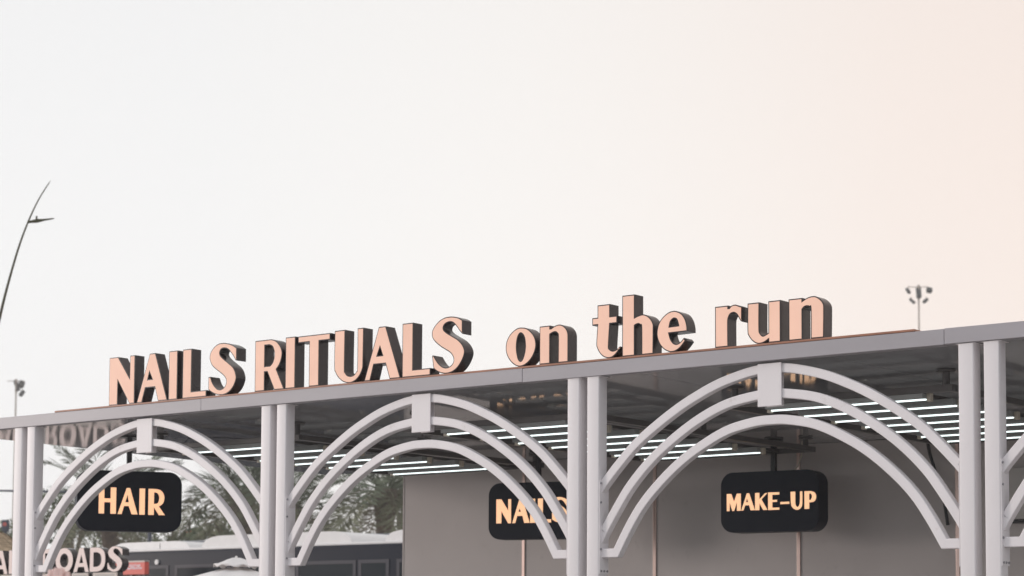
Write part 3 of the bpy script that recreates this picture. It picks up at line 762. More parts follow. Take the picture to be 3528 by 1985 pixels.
pr = MB()
for x0, x1 in ((-5.90, -5.66), (-5.50, -5.16)):
    xx = (x0 + 6) * SK
    while xx < (x1 + 6) * SK:
        wd = random.uniform(0.010, 0.022)
        pr.box(xx, xx + wd, 0.0095, 0.0118, 2.412, 2.432)
        xx += wd + 0.008
pr.build('print', PANELM, st)


# ------------------------------------------------------------------ coaches parked behind
def coach(name, x0, x1, y0, zroof, label, units, front=True):
    c = empty(name, (x0, y0, 0), 0, label, 'coach', 'coaches parked behind the kiosk')
    L = x1 - x0
    z = zroof
    prof = [(0.02, 0.35), (0.0, 0.5), (0.0, z - 0.10), (0.008, z - 0.06), (0.03, z - 0.048), (2.47, z - 0.048), (2.49, z - 0.06), (2.5, z - 0.10), (2.5, 0.5), (2.48, 0.35)]
    mbb = MB()
    n = len(prof)
    rings = [(0.0, 0.92), (0.18, 0.99), (0.4, 1.0), (L - 0.4, 1.0), (L - 0.1, 0.99), (L, 0.95)]
    v, f = [], []
    for xx, s in rings:
        for yy, zz in prof:
            v.append((xx, 1.25 + (yy - 1.25) * s, 0.35 + (zz - 0.35) * (0.985 if s < 0.97 else 1.0)))
    for i in range(len(rings) - 1):
        for k in range(n):
            f.append((i * n + k, i * n + (k + 1) % n, (i + 1) * n + (k + 1) % n, (i + 1) * n + k))
    f += [tuple(range(n)), tuple((len(rings) - 1) * n + k for k in range(n - 1, -1, -1))]
    mbb.add(v, f).build('body', BUSM if front else BUSBLUE, c, 25)
    MB().box(0.25, L - 0.2, 0.03, 0.30, z - 0.052, z - 0.004, 0.018).build('roof_rim', BUSWHITE if front else BUSBLUE, c, 40)
    MB().box(0.25, L - 0.2, 0.32, 2.42, z - 0.05, z - 0.015, 0.012).build('roof_panel', BUSWHITE if front else BUSBLUE, c, 40)
    for ux0, ux1, uh, uy, m in units:
        MBu = MB()
        w = ux1 - ux0
        h0 = z - 0.012
        r_ = min(uh * 1.05, w * 0.13)
        poly = [(0, h0), (0.02, h0 + uh * 0.35)]
        for k in range(7):
            t = R(180 - 90 * k / 6)
            poly.append((0.04 + 2.2 * r_ + 2.2 * r_ * math.cos(t), h0 + uh * 0.35 + uh * 0.65 * math.sin(t)))
        for k in range(7):
            t = R(90 - 90 * k / 6)
            poly.append((w - 0.04 - 2.2 * r_ + 2.2 * r_ * math.cos(t), h0 + uh * 0.35 + uh * 0.65 * math.sin(t)))
        poly += [(w - 0.02, h0 + uh * 0.35), (w, h0)]
        MBu.prism(poly, 'y', uy, 2.15)
        u = MBu.build('roof_unit', m, c, 40, (ux0 - x0, 0, 0))
        MB().box(w * 0.62, w * 0.625, uy - 0.004, uy + 0.01, h0 + 0.02, h0 + uh * 0.8).build('seam', BUSFRAME, u)
    if front:
        xx = 0.55
        kk = 0
        while xx < L - 1.6:
            wd = 0.66 if kk % 4 == 1 else 1.34
            fr = MB()
            z0_, z1_ = 1.45, z - 0.30
            for a0, a1, b0, b1 in ((xx, xx + 0.065, z0_, z1_), (xx + wd - 0.065, xx + wd, z0_, z1_), (xx + 0.065, xx + wd - 0.065, z1_ - 0.055, z1_), (xx + 0.065, xx + wd - 0.065, z0_, z0_ + 0.05)):
                fr.box(a0, a1, -0.012, 0.02, b0, b1)
            w_ = fr.build('window', BUSFRAME, c)
            MB().box(xx + 0.066, xx + wd - 0.066, -0.006, -0.002, z0_ + 0.051, z1_ - 0.056).build('pane', BUSGLASS, w_)
            xx += wd + (0.16 if kk % 2 else 0.05)
            kk += 1
        MB().tube([(L * 0.19, -0.03, z - 0.24), (L * 0.19, 0.01, z - 0.24)], 0.045, 14).build('marker_light', BUSWHITE, c, 40)
        for xx in (L * 0.2, L * 0.74):
            w_ = MB().tube([(xx, -0.01, 0.5), (xx, 0.26, 0.5)], 0.5, 24).build('wheel', RUBBER, c, 40)
            MB().tube([(xx, -0.02, 0.5), (xx, 0.2, 0.5)], 0.28, 18).build('rim', STEEL, w_, 40)
        MB().box(0.3, L - 0.3, -0.008, 0.0, 0.9, 0.98).build('trim', BUSFRAME, c)
    return c


coach('coach', -15.75, -3.6, 14.0, 3.262, 'black coach with a white roof rim and white rooftop units, behind the left arches',
      [(-15.02, -13.0, 0.155, 0.35, BUSWHITE), (-12.40, -8.92, 0.20, 0.06, BUSWHITE), (-8.20, -5.2, 0.185, 0.06, BUSWHITE), (-8.60, -8.24, 0.10, 1.2, BUSWHITE)])
coach('coach', -21.5, -9.5, 20.0, 3.80, 'slate grey coach showing only its roof beyond the black coach', [(-19.0, -14.0, 0.05, 0.5, BUSBLUE)], False)
rb = empty('red_notice_board', (-13.25, 13.2, 0), 0, 'small red board with two white lines of print, against the black coach', 'notice board')
MB().box(-0.37, 0.362, 0.0, 0.10, 2.775, 3.005, 0.006).build('board', REDSIGN, rb)
MB().box(-0.37, 0.362, -0.004, 0.10, 2.985, 3.012).build('top_edge', CREAM, rb)
tx = MB()
for zz, xa, xb, h in ((2.905, -0.20, 0.255, 0.033), (2.862, -0.22, 0.285, 0.036)):
    xx = xa
    while xx < xb:
        wd = random.uniform(0.020, 0.034)
        tx.box(xx, xx + wd * 0.35, -0.003, -0.0004, zz, zz + h)
        tx.box(xx + wd * 0.35, xx + wd, -0.003, -0.0004, zz + h * random.choice((0, .4, .7)), zz + h * random.choice((.75, 1.0)))
        xx += wd + 0.008
tx.box(-0.19, 0.25, -0.002, -0.0004, 2.948, 2.953)
tx.build('print', WHITEPRINT, rb)
MB().box(-0.03, 0.03, 0.02, 0.08, 0, 2.775).build('board_post', BLACK, rb)

# ------------------------------------------------------------------ market umbrella
apex = at(814, 1921, 24)
um = empty('market_umbrella', (apex.x, apex.y, 0), R(12), 'white market umbrella with a scalloped vent cap, behind the second pair of posts', 'umbrella')
az = apex.z
mb = MB()
N = 48
RC = 1.65


def cone_pt(r_, k, n, z_top, drop, sag):
    a = 2 * math.pi * k / n
    ph = (k % (n // 8)) / (n // 8)
    s = 1 - sag * math.sin(math.pi * ph) * (r_ / RC) ** 0.6
    return (r_ * math.cos(a) * (0.5 + 0.5 * s), r_ * math.sin(a) * (0.5 + 0.5 * s), z_top - drop * (r_ / RC) - 0.06 * math.sin(math.pi * ph) * (r_ / RC))


v, f = [], []
radii = [0.12, 0.3, 0.6, 0.9, 1.25, 1.65]
for r_ in radii:
    for k in range(N):
        v.append(cone_pt(r_, k, N, az - 0.085, 0.46, 0.05))
for i in range(len(radii) - 1):
    for k in range(N):
        f.append((i * N + k, i * N + (k + 1) % N, (i + 1) * N + (k + 1) % N, (i + 1) * N + k))
for k in range(N):      # valance
    p = v[(len(radii) - 1) * N + k]
    v.append((p[0] * 1.003, p[1] * 1.003, p[2] - 0.16 - 0.03 * abs(math.sin(k * math.pi / 3))))
b0 = (len(radii) - 1) * N
for k in range(N):
    f.append((b0 + k, b0 + (k + 1) % N, b0 + N + (k + 1) % N, b0 + N + k))
mb.add(v, f)
can = mb.build('canopy', CANVAS, um, 40)
sol = can.modifiers.new('thick', 'SOLIDIFY'); sol.thickness = 0.004
v, f = [], []
capr = [0.0, 0.05, 0.11, 0.16, 0.215, 0.255]
caph = [0.0, -0.010, -0.030, -0.055, -0.078, -0.086]
for r_, h in zip(capr, caph):
    for k in range(N):
        a = 2 * math.pi * k / N
        wob = 0.012 * math.sin(k * 2 * math.pi / 6 + 1) * (r_ / 0.255) ** 4
        v.append((r_ * math.cos(a), r_ * math.sin(a), az + h + wob + 0.006 * math.sin(3 * a + 1) * (r_ > 0.02)))
for i in range(len(capr) - 1):
    for k in range(N):
        f.append((i * N + k, i * N + (k + 1) % N, (i + 1) * N + (k + 1) % N, (i + 1) * N + k))
mbc = MB(); mbc.add(v, f)
bpt = len(capr) - 1
vv = []
for k in range(N):
    p = v[bpt * N + k]
    vv.append((p[0] * 1.01, p[1] * 1.01, p[2] - 0.016 - 0.010 * math.sin(k * 2 * math.pi / 4)))
mbc.v += vv
for k in range(N):
    mbc.f.append((bpt * N + k, bpt * N + (k + 1) % N, (bpt + 1) * N + (k + 1) % N, (bpt + 1) * N + k))
cp = mbc.build('vent_cap', CANVAS, um, 40)
cp.modifiers.new('thick', 'SOLIDIFY').thickness = 0.003
MB().tube([(0, 0, az - 0.01), (0, 0, az + 0.012), (0, 0, az + 0.02)], [0.018, 0.014, 0.004], 10).build('finial', CANVAS, um, 40)
MB().tube([(0, 0, 0.05), (0, 0, az - 0.03)], 0.026, 12).build('pole', WOOD, um, 40)
MB().tube([(0, 0, 0), (0, 0, 0.08)], 0.32, 24).build('base', STEEL, um, 40)
for k in range(8):
    a = 2 * math.pi * k / 8
    MB().tube([(0.05 * math.cos(a), 0.05 * math.sin(a), az - 0.13), (1.6 * math.cos(a), 1.6 * math.sin(a), az - 0.56)], 0.01, 6).build('rib', WOOD, um, 40)

# ------------------------------------------------------------------ far street lamp, floodlight masts, traffic mast
D = 32
curve_px = [(0, 1090), (26, 985), (62, 860), (96, 767), (133.5, 687), (174, 623)]
pts = [at(px, py, D) for px, py in curve_px]
dirv = (pts[1] - pts[0])
base = pts[0].copy()
low = []
zz = pts[0].z
lean = dirv.xy / dirv.z
p = pts[0].copy()
steps = 6
for k in range(1, steps + 1):
    fz = k / steps
    z = pts[0].z * (1 - fz)
    low.append(Vector((pts[0].x - lean.x * (pts[0].z - z) * (1 - 0.42 * fz), pts[0].y - lean.y * (pts[0].z - z) * (1 - 0.42 * fz), z)))
allp = list(reversed(low)) + pts
lamp_root = empty('street_lamp', allp[0][:], 0, 'tall slim dark street lamp curving over to the right, at the left edge', 'street lamp')
o0 = Vector(allp[0])
fine = []
for i in range(len(allp) - 1):
    p0 = allp[max(i - 1, 0)]; p1 = allp[i]; p2 = allp[i + 1]; p3 = allp[min(i + 2, len(allp) - 1)]
    for k in range(4):
        t = k / 4
        fine.append(0.5 * (2 * p1 + (p2 - p0) * t + (2 * p0 - 5 * p1 + 4 * p2 - p3) * t * t + (3 * p1 - p0 - 3 * p2 + p3) * t ** 3) - o0)
fine.append(allp[-1] - o0)
nf = len(fine)
MB().tube(fine, [0.045 - 0.038 * (i / (nf - 1)) ** 0.8 if i < nf - 1 else 0.003 for i in range(nf)], 10).build('pole', LAMPPOLE, lamp_root, 40)
hp = at(100, 765, D) - o0
he = at(186, 753, D) - o0
ax = (he - hp)
h_ = MB()
h_.tube([hp - ax * 0.06, hp + ax * 0.12, hp + ax * 0.30, hp + ax * 0.42, hp + ax * 0.55, hp + ax * 1.0], [0.018, 0.022, 0.030, 0.026, 0.018, 0.008], 10)
h_.tube([hp + ax * 0.30 + Vector((0, 0, 0.02)), hp + ax * 0.30 + Vector((0, 0, 0.075))], 0.014, 8)
h_.build('lamp_head', LAMPPOLE, lamp_root, 40)


def flood_mast(px, py_head, d, heads, label, scale, polew):
    top = at(px, py_head, d)
    m = empty('floodlight_mast', (top.x, top.y, 0), -YAW * -1, label, 'floodlight mast', 'far floodlight masts')
    m.rotation_euler = (0, 0, -YAW if False else math.atan2(rt2.y, rt2.x))
    MB().tube([(0, 0, 0), (0, 0, top.z)], [polew * 1.6, polew], 12).build('pole', MASTM, m, 40)
    MB().tube([(-0.55 * scale, 0, top.z - 0.02), (0.55 * scale, 0, top.z - 0.02)], polew * 0.5, 8).tube([(0, 0, top.z - 0.75 * scale), (0, 0, top.z + 0.1 * scale)], polew * 1.5, 8).build('cross_arm', MASTM, m, 40)
    for hx, hz, w, h, tilt, spin in heads:
        mb = MB().box(-w / 2, w / 2, -0.12 * scale, 0.12 * scale, -h / 2, h / 2, 0.03 * scale)
        hd = mb.build('floodlight', FLOOD, m, None, (hx * scale, 0.0, top.z + hz * scale))
        hd.rotation_euler = (R(-22), R(tilt), R(spin))
        MB().tube([(0, 0.0, h * 0.45), (-hx * scale * 0.35, 0, h * 0.45 + 0.10 * scale)], 0.02 * scale, 6).build('bracket', MASTM, hd, 40)
    return m


flood_mast(3165, 988, 120, [(-0.60, -0.24, 0.17, 0.34, -34, -30), (0.0, -0.34, 0.27, 0.62, 0, 0), (0.60, -0.20, 0.30, 0.28, 8, 15), (-0.37, -0.82, 0.16, 0.36, -46, -25), (0.38, -0.80, 0.16, 0.36, 52, 25)],
           'tall far floodlight mast with five dark lamps, right of the lettering', 1.0, 0.045)
flood_mast(56, 1312, 130, [(0.32, -0.22, 0.34, 0.42, 30, 40), (0.36, -0.78, 0.22, 0.40, 40, 40), (0.04, -0.3, 0.12, 0.7, 0, 80)],
           'far floodlight mast at the left edge, lamps facing right', 1.0, 0.05)

tm_top = at(518, 1700, 55)
tm = empty('traffic_mast', (tm_top.x, tm_top.y, 0), 0, 'grey mast with a long thin horizontal arm, beyond the left bay', 'traffic mast')
MB().tube([(0, 0, 0), (0, 0, tm_top.z + 0.1)], [0.075, 0.055], 12).build('pole', SIGNALM, tm, 40)
arm_e = at(-160, 1688, 55) - Vector((tm_top.x, tm_top.y, 0))
MB().tube([(0, 0, tm_top.z), arm_e], [0.032, 0.024], 8).build('arm', SIGNALM, tm, 40)
sp_ = at(19, 1812, 58)
ts = empty('traffic_signal', (sp_.x, sp_.y, 0), math.atan2(rt2.y, rt2.x), 'dark traffic signal showing a red light, by the trees at the left edge', 'traffic signal')
MB().box(-0.09, 0.09, -0.08, 0.08, sp_.z - 0.16, sp_.z + 0.16, 0.02).build('signal_head', SIGNALM, ts)
MB().tube([(0, -0.10, sp_.z + 0.04), (0, -0.078, sp_.z + 0.04)], 0.055, 16).build('red_lamp', REDLAMP, ts, 40)
MB().tube([(0, 0, 0), (0, 0, sp_.z - 0.15)], 0.04, 10).build('pole', SIGNALM, ts, 40)

# thatched sunshade at the left edge
th = at(-50, 1808, 30)
tu = empty('thatched_sunshade', (th.x, th.y, 0), 0, 'straw thatched sunshade at the bottom left edge', 'sunshade')
MB().tube([(0, 0, 0), (0, 0, th.z - 0.1)], 0.06, 10).build('pole', BARK, tu, 40)
for tier, (r0, r1, z0_, z1_) in enumerate(((0.02, 0.36, 0.0, -0.19), (0.28, 0.75, -0.13, -0.42), (0.66, 1.25, -0.35, -0.74))):
    v, f = [], []
    n = 120
    for k in range(n):
        a0 = 2 * math.pi * k / n; a1 = 2 * math.pi * (k + 1.25) / n
        j = random.uniform(-0.04, 0.05); l_ = random.uniform(0, 0.012)
        q = len(v)
        v += [(r0 * math.cos(a0), r0 * math.sin(a0), th.z + z0_ + l_), (r0 * math.cos(a1), r0 * math.sin(a1), th.z + z0_ + l_),
              ((r1 + j) * math.cos(a1), (r1 + j) * math.sin(a1), th.z + z1_ - j * 0.5 + l_), ((r1 + j) * math.cos(a0), (r1 + j) * math.sin(a0), th.z + z1_ - j * 0.5 + l_ * 2)]
        f.append((q, q + 1, q + 2, q + 3))
    MB().add(v, f).build('thatch_tier', STRAW, tu)


# ------------------------------------------------------------------ trees
def frond_mesh(name, L, lift, droop, m, seed, nl=34):
    rr = random.Random(seed)
    v, f = [], []
    pts = []
    for i in range(13):
        t = i / 12
        x = L * (t - 0.12 * t * t)
        z = L * (lift * t - droop * t ** 2.3)
        pts.append(Vector((x, 0.05 * L * math.sin(2 * t) * rr.uniform(-1, 1) * 0.3, z)))
    mb = MB().tube(pts, [0.030 * (1 - 0.9 * i / 12) for i in range(13)], 4)
    for i in range(nl):
        t = 0.12 + 0.88 * i / (nl - 1)
        q = t * 12; a = min(int(q), 11); p = pts[a].lerp(pts[a + 1], q - a)
        tan = (pts[a + 1] - pts[a]).normalized()
        for s in (-1, 1):
            ln = L * 0.24 * (0.45 + 0.9 * math.sin(math.pi * min(1, 0.15 + t * 0.85))) * rr.uniform(0.8, 1.15)
            d = (tan * rr.uniform(0.55, 0.85) + Vector((0, s * rr.uniform(0.7, 0.95), rr.uniform(0.05, 0.45)))).normalized()
            side = tan.cross(d).normalized().cross(d).normalized()
            w = 0.016 * L / 2.2 + 0.007
            mdl = p + d * ln * 0.45 + Vector((0, 0, -0.02 * ln)); tip = p + d * ln + Vector((0, 0, -0.16 * ln))
            n = len(mb.v)
            mb.v += [p[:], (mdl + side * w)[:], tip[:], (mdl - side * w)[:]]
            mb.f.append((n, n + 1, n + 2, n + 3))
    me = bpy.data.meshes.new(name)
    me.from_pydata(mb.v, [], mb.f)
    me.materials.append(m)
    return me


FR = [frond_mesh('frond', 2.5, 0.75, 0.35, FROND[0], 1), frond_mesh('frond', 2.6, 0.45, 0.55, FROND[0], 2), frond_mesh('frond', 2.5, 0.15, 0.75, FROND[1], 3),
      frond_mesh('frond', 2.3, -0.25, 0.85, FROND[1], 4), frond_mesh('frond', 2.0, -0.7, 0.75, FROND[2], 5), frond_mesh('frond', 2.4, 0.95, 0.15, FROND[0], 6)]


def palm(px, py, d, label, n=44, s=1.0, seed=0):
    rr = random.Random(seed)
    c = at(px, py, d)
    p = empty('date_palm', (c.x, c.y, 0), rr.uniform(0, 6), label, 'palm tree', 'date palms behind the kiosk')
    zt = c.z
    pts = [(0.1 * math.sin(i * 0.5), 0.05 * math.cos(i * 0.7) - 0.05, zt * i / 24) for i in range(25)]
    MB().tube(pts, [(0.24 + 0.03 * (i % 2) + (0.08 if i > 21 else 0)) * s for i in range(25)], 12).build('trunk', BARK, p)
    top = Vector(pts[-1])
    for k in range(n):
        t = k / (n - 1)
        a = k * 2.39996 + rr.uniform(-.2, .2)
        kind = 5 if t < 0.14 else 0 if t < 0.34 else 1 if t < 0.56 else 2 if t < 0.76 else 3 if t < 0.93 else 4
        o = link('frond', FR[kind], p, top + Vector((0.12 * math.cos(a), 0.12 * math.sin(a), 0.12 - 0.3 * t)))
        o.rotation_euler = (rr.uniform(-.35, .35), rr.uniform(-.12, .12), a)
        o.scale = (s * rr.uniform(.85, 1.1),) * 3
    return p


def leaf_cloud(n, lumps, size, seed):
    g = np.random.default_rng(seed)
    lump = np.array(lumps, float)
    w = (lump[:, 3] * lump[:, 4]) ** 1.0
    idx = g.choice(len(lump), n, p=w / w.sum())
    d = g.normal(size=(n, 3)); d /= np.linalg.norm(d, axis=1)[:, None]
    r_ = g.uniform(0.25, 1.0, n) ** 0.5
    c = lump[idx, :3] + d * r_[:, None] * lump[idx, 3:6]
    nrm = g.normal(size=(n, 3)) + d * 0.8; nrm /= np.linalg.norm(nrm, axis=1)[:, None]
    a = np.cross(nrm, g.normal(size=(n, 3))); a /= np.linalg.norm(a, axis=1)[:, None]
    b = np.cross(nrm, a)
    s = size * g.uniform(0.6, 1.4, n)[:, None]
    q = np.stack([c - a * s, c - b * s * 0.5 + a * s * 0.1, c + a * s, c + b * s * 0.5 + a * s * 0.1], 1).reshape(-1, 3)
    return q


def tree(name, px, py, d, lumps, label, n, size, m, seed, cat='tree', group='leafy trees behind the coaches', flowers=0):
    """px, py: photo position of the crown's middle at depth d; lumps in metres round it (x along the picture, y away, z up)."""
    c = at(px, py, d)
    t = empty(name, (c.x, c.y, 0), math.atan2(rt2.y, rt2.x), label, cat, group)
    zc = c.z
    low = min(l[2] - l[5] for l in lumps)
    limbs = MB().tube([(0.1, 0, 0), (0.05, 0.05, (zc + low) * 0.5), (0, 0, zc + low * 0.5)], [0.2, 0.16, 0.11], 10)
    for l in lumps:
        limbs.tube([(0.02, 0, max(0.4, (zc + low) * 0.7)), (l[0] * 0.5, l[1] * 0.5, zc + l[2] * 0.5 + low * 0.25), (l[0], l[1], zc + l[2] + l[5] * 0.4)], [0.09, 0.06, 0.02], 6)
    limbs.build('trunk', BARK, t, 40)
    for k, share in enumerate((0.5, 0.35, 0.15)):
        q = leaf_cloud(int(0.72 * n * share), lumps, size, seed * 10 + k)
        q[:, 2] += zc
        me = bpy.data.meshes.new('crown')
        nn = len(q) // 4
        me.from_pydata(q.tolist(), [], np.arange(nn * 4).reshape(-1, 4).tolist())
        me.materials.append(LEAF[(m + k) % 3 if m else k])
        o = link('crown', me, t)
    if flowers:
        q = leaf_cloud(flowers, lumps, size * 0.9, seed * 10 + 9); q[:, 2] += zc
        me = bpy.data.meshes.new('blossom')
        nn = len(q) // 4
        me.from_pydata(q.tolist(), [], np.arange(nn * 4).reshape(-1, 4).tolist())
        me.materials.append(FLOWER)
        link('blossom', me, t)
    return t


PX = 66 / 7309.5     # metres per photo pixel at 66 m
palm(385, 1735, 64, 'date palm with drooping grey-green fronds, its crown behind the HAIR sign', 34, 0.95, 1)
palm(845, 1690, 62, 'date palm behind the second pair of posts, fronds spreading to both sides', 36, 1.0, 2)
palm(1330, 1690, 60, 'date palm with long arching fronds beside the edge of the grey wall', 34, 1.05, 3)
palm(1010, 1740, 70, 'shorter date palm between the second posts and the grey wall', 28, 0.9, 4)


def L(*a):
    return [tuple(v_ * PX if i != 1 and i != 4 else v_ for i, v_ in enumerate(q)) for q in a]


# lumps given in photo pixels for x, z and radii (depth in metres)
tree('leafy_tree', 230, 1790, 72, L((-60, 0, 60, 70, 1.2, 55), (40, .5, 20, 90, 1.3, 90), (-20, -.4, -40, 110, 1.3, 60), (130, .3, 30, 60, 1, 60)), 'grey-green leafy tree behind the left arch, under the palm', 1100, 0.105, 0, 11)
tree('leafy_tree', 420, 1850, 75, L((-60, 0, 20, 90, 1.3, 50), (60, .4, -5, 80, 1.2, 40), (0, -.3, -60, 130, 1.4, 50)), 'low leafy tree below the HAIR sign', 850, 0.10, 1, 12)
tree('leafy_tree', 740, 1830, 68, L((-40, 0, 25, 70, 1.2, 60), (60, .4, 10, 80, 1.2, 70), (0, -.4, -40, 120, 1.3, 60), (-110, .2, -40, 60, 1, 40)), 'dense dark tree behind the umbrella, left of the second posts', 1100, 0.105, 0, 13, flowers=5)
tree('leafy_tree', 1130, 1840, 76, L((-60, 0, 20, 90, 1.3, 55), (60, .4, 10, 80, 1.2, 60), (0, -.3, -50, 130, 1.4, 60)), 'dark leafy tree above the white coach units, between the arches', 1000, 0.085, 0, 14)
tree('leafy_tree', 1400, 1740, 66, L((-30, 0, 110, 70, 1.3, 70), (50, .4, 30, 90, 1.4, 90), (-20, -.4, -60, 90, 1.4, 80), (90, .3, 90, 80, 1.3, 80), (-60, 0, 20, 50, 1, 60)), 'full green tree against the left edge of the grey wall', 2400, 0.09, 1, 15, flowers=4)
tree('leafy_tree', -10, 1850, 80, L((-40, 0, 10, 60, 1.2, 50), (30, .4, 20, 40, 1.1, 60), (70, .2, -30, 50, 1.1, 50)), 'feathery tree at the left edge behind the thatch', 1800, 0.075, 1, 16)
tree('leafy_tree', 610, 1810, 82, L((-40, 0, 10, 60, 1.2, 60), (40, .4, -20, 70, 1.2, 60), (0, 0, -70, 110, 1.2, 50)), 'pale leafy tree right of the HAIR sign', 500, 0.08, 2, 17)


# ------------------------------------------------------------------ person in front, raised hand just in frame
def capsules(name, caps, voxel, m, parent, smooth_it=2):
    """caps: (p, q, rp, rq[, scale about p-q midpoint]) united into one continuous skin by voxel remeshing."""
    bm = bmesh.new()
    for p, q, rp, rq in caps:
        p, q = Vector(p), Vector(q)
        ln = (q - p).length
        nst = max(1, int(ln / 0.02)) if ln > 1e-4 else 0
        rad = max(rp, rq)
        segs = 14 if rad > 0.03 else 10
        t = (q - p).normalized() if ln > 1e-4 else Vector((0, 0, 1))
        a = t.cross(Vector((0, 0, 1)) if abs(t.z) < 0.9 else Vector((1, 0, 0))).normalized(); b = t.cross(a)
        rings = []
        for k in range(1, 6):
            th_ = -math.pi / 2 + math.pi / 2 * k / 6
            rings.append((p + t * rp * math.sin(th_), rp * math.cos(th_)))
        rings.append((p, rp))
        for k in range(1, nst):
            rings.append((p.lerp(q, k / nst), rp + (rq - rp) * k / nst))
        if nst: rings.append((q, rq))
        for k in range(1, 6):
            th_ = math.pi / 2 * k / 6
            rings.append((q + t * rq * math.sin(th_), rq * math.cos(th_)))
        vs = [[bm.verts.new(c + (a * math.cos(2 * math.pi * j / segs) + b * math.sin(2 * math.pi * j / segs)) * r_) for j in range(segs)] for c, r_ in rings]
        s0 = bm.verts.new(p - t * rp); s1 = bm.verts.new(q + t * rq)
        for i in range(len(vs) - 1):
            for j in range(segs):
                bm.faces.new((vs[i][j], vs[i][(j + 1) % segs], vs[i + 1][(j + 1) % segs], vs[i + 1][j]))
        for j in range(segs):
            bm.faces.new((s0, vs[0][(j + 1) % segs], vs[0][j]))
            bm.faces.new((s1, vs[-1][j], vs[-1][(j + 1) % segs]))
    bmesh.ops.recalc_face_normals(bm, faces=bm.faces[:])
    me = bpy.data.meshes.new(name); bm.to_mesh(me); bm.free()
    tmp = bpy.data.objects.new('tmp', me); COL.objects.link(tmp)
    r_ = tmp.modifiers.new('r', 'REMESH'); r_.mode = 'VOXEL'; r_.voxel_size = voxel
    s_ = tmp.modifiers.new('s', 'SMOOTH'); s_.iterations = smooth_it; s_.factor = 0.5
    out = bpy.data.meshes.new_from_object(tmp.evaluated_get(bpy.context.evaluated_depsgraph_get()))
    bpy.data.objects.remove(tmp); bpy.data.meshes.remove(me)
    out.name = name
    out.materials.clear(); out.materials.append(m)
    out.shade_smooth()
    return link(name, out, parent)


HP = at(203.5, 1952, 7.3)
ang = math.atan2(rt2.y, rt2.x)
ex, ey = Vector((math.cos(ang), math.sin(ang), 0)), Vector((-math.sin(ang), math.cos(ang), 0))
foot = Vector((HP.x, HP.y, 0)) - ex * 0.34 - ey * 0.05
person = empty('person', foot[:], ang, 'person seen only by a raised fist at the bottom left, knuckles up', 'person')
hz = HP.z - 0.012
HX, HY = 0.34, 0.05
hand = []
kx = [-0.0295, -0.0102, 0.0094, 0.0300]
kz = [-0.0075, 0.0, 0.0, -0.0125]
for i in range(4):
    K = (HX + kx[i], HY, hz + kz[i])                                   # first finger joint, topmost
    ln = (0.92, 1.0, 0.97, 0.82)[i]
    Mc = (HX + kx[i] * 1.04, HY - 0.020, hz + kz[i] * 0.6 - 0.036 * ln)  # knuckle, nearer the camera and lower
    hand.append(((HX + kx[i] * 0.45 - 0.002, HY - 0.020, hz - 0.118), Mc, 0.014, 0.0088))
    hand.append((Mc, Mc, 0.0106, 0.0106))
    hand.append((Mc, K, 0.0084, 0.0078))
    hand.append((K, K, 0.0094, 0.0094))
    A1 = (HX + kx[i] * 1.0, HY + 0.026 * ln, hz + kz[i] - 0.010)
    B1 = (HX + kx[i] * 0.97, HY + 0.030 * ln, hz + kz[i] - 0.032 * ln)
    hand += [(K, A1, 0.0084, 0.0080), (A1, B1, 0.0079, 0.0070)]
hand += [((HX - 0.018, HY - 0.012, hz - 0.055), (HX + 0.018, HY - 0.012, hz - 0.055), 0.013, 0.013),
         ((HX - 0.016, HY - 0.014, hz - 0.085), (HX + 0.014, HY - 0.014, hz - 0.085), 0.015, 0.014),
         ((HX - 0.022, HY - 0.010, hz - 0.100), (HX - 0.046, HY + 0.012, hz - 0.070), 0.014, 0.0115),
         ((HX - 0.046, HY + 0.012, hz - 0.070), (HX - 0.036, HY + 0.040, hz - 0.050), 0.0110, 0.0098),
         ((HX - 0.036, HY + 0.040, hz - 0.050), (HX - 0.014, HY + 0.048, hz - 0.042), 0.0096, 0.0085)]
W_ = (HX - 0.002, HY - 0.022, hz - 0.128)
E_ = (HX + 0.03, HY + 0.10, hz - 0.355)
S_ = (0.165, 0.0, 1.345)
arm = [((W_[0] - 0.009, W_[1], W_[2]), E_, 0.020, 0.036), ((W_[0] + 0.009, W_[1], W_[2]), E_, 0.020, 0.036),
       ((W_[0] * .7 + E_[0] * .3, W_[1] * .7 + E_[1] * .3, W_[2] * .7 + E_[2] * .3), E_, 0.034, 0.039), (E_, S_, 0.040, 0.050)]
lhand = []
LW = (-0.25, 0.06, 0.86)
for i in range(4):
    bx = -0.25 + 0.004 * i; by = 0.045 + 0.019 * i
    lhand += [(LW, (bx, by, 0.775), 0.016, 0.010), ((bx, by, 0.775), (bx + 0.006, by + 0.004, 0.735), 0.0088, 0.0085), ((bx + 0.006, by + 0.004, 0.735), (bx + 0.022, by + 0.002, 0.700 + 0.006 * abs(i - 1.5)), 0.0085, 0.0075)]
lhand += [(LW, (-0.232, 0.115, 0.800), 0.015, 0.011), ((-0.232, 0.115, 0.800), (-0.222, 0.125, 0.765), 0.0105, 0.009)]
larm = [((-0.165, 0, 1.345), (-0.235, -0.02, 1.08), 0.050, 0.040), ((-0.235, -0.02, 1.08), LW, 0.039, 0.024)]
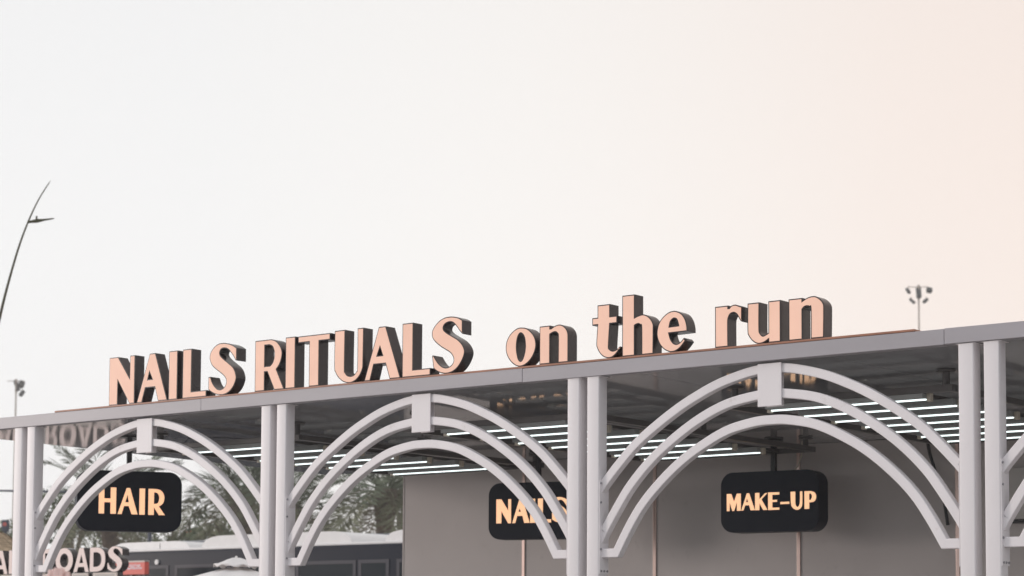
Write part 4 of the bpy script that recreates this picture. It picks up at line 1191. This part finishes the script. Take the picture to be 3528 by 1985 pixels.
head = [((0, 0.005, 1.560), (0, 0.012, 1.520), 0.092, 0.080), ((0, 0.03, 1.50), (0, 0.055, 1.468), 0.062, 0.040), ((0, -0.02, 1.565), (0, -0.02, 1.565), 0.090, 0.090),
        ((0, -0.012, 1.47), (0, -0.015, 1.36), 0.056, 0.062),
        ((0, 0.098, 1.535), (0, 0.116, 1.507), 0.010, 0.014), ((-0.02, 0.092, 1.478), (0.02, 0.092, 1.478), 0.009, 0.009),
        ((-0.088, -0.005, 1.545), (-0.090, -0.010, 1.515), 0.012, 0.009), ((0.088, -0.005, 1.545), (0.090, -0.010, 1.515), 0.012, 0.009)]
torso = [((-0.13, 0, 1.33), (0.13, 0, 1.33), 0.066, 0.066), ((-0.085, 0.01, 1.22), (0.085, 0.01, 1.22), 0.100, 0.100), ((-0.07, 0.01, 1.05), (0.07, 0.01, 1.05), 0.092, 0.092),
         ((0, 0, 1.35), (0, 0, 1.0), 0.09, 0.10), ((-0.085, -0.01, 0.90), (0.085, -0.01, 0.90), 0.105, 0.105)]
legs = []
for s in (-1, 1):
    legs += [((s * 0.09, -0.005, 0.88), (s * 0.095, 0.0, 0.47), 0.088, 0.056), ((s * 0.095, 0.0, 0.47), (s * 0.10, -0.015, 0.10), 0.054, 0.038), ((s * 0.095, -0.03, 0.33), (s * 0.097, -0.028, 0.25), 0.054, 0.047)]
feet = []
for s in (-1, 1):
    feet += [((s * 0.10, -0.03, 0.055), (s * 0.115, 0.13, 0.038), 0.042, 0.034), ((s * 0.10, -0.015, 0.10), (s * 0.10, -0.02, 0.05), 0.040, 0.040)]
capsules('body', hand + arm + lhand + larm + head + torso + legs + feet, 0.0031, SKIN, person, 1)


def grow(caps, d):
    return [(p, q, a + d, b + d) for p, q, a, b in caps]


mid_arm = tuple(S_[i] * 0.45 + E_[i] * 0.55 for i in range(3))
capsules('shirt', grow(torso, 0.010) + [(S_, mid_arm, 0.066, 0.056), ((-0.165, 0, 1.345), (-0.205, -0.01, 1.19), 0.066, 0.056)], 0.009, SHIRT, person, 16)
capsules('trousers', grow(legs[:], 0.013) + [((-0.085, -0.01, 0.87), (0.085, -0.01, 0.87), 0.118, 0.118)], 0.009, TROUSER, person, 3)
for s in (-1, 1):
    capsules('shoe', [((s * 0.10, -0.035, 0.052), (s * 0.116, 0.14, 0.040), 0.051, 0.040), ((s * 0.10, -0.03, 0.09), (s * 0.10, -0.03, 0.06), 0.048, 0.048)], 0.007, SHOE, person, 2)
capsules('hair', [((0, -0.022, 1.580), (0, -0.03, 1.56), 0.097, 0.097), ((0, 0.02, 1.60), (0, 0.0, 1.60), 0.078, 0.085), ((0, -0.055, 1.52), (0, -0.05, 1.47), 0.066, 0.05)], 0.006, HAIRM, person, 2)
for s in (-1, 1):
    MB().tube([(s * 0.034, 0.083, 1.536), (s * 0.034, 0.0905, 1.536)], [0.012, 0.006], 12).build('eye', EYEM, person, 60)

# ------------------------------------------------------------------ light haze in the air
hz_m = bpy.data.materials.new('haze_air')
hz_m.use_nodes = True
hn = hz_m.node_tree.nodes
hn.clear()
ho = hn.new('ShaderNodeOutputMaterial')
hv = hn.new('ShaderNodeVolumePrincipled')
hv.inputs['Color'].default_value = (0.97, 0.965, 0.96, 1)
hv.inputs['Density'].default_value = HAZE_DENSITY
hv.inputs['Anisotropy'].default_value = 0.2
hz_m.node_tree.links.new(hv.outputs[0], ho.inputs['Volume'])
if HAZE_DENSITY > 0:
    hzo = MB().box(-330, 230, -160, 340, -1.3, 32).build('haze', hz_m)
    tag(hzo, 'thin pale haze filling the air', None, None, 'stuff')
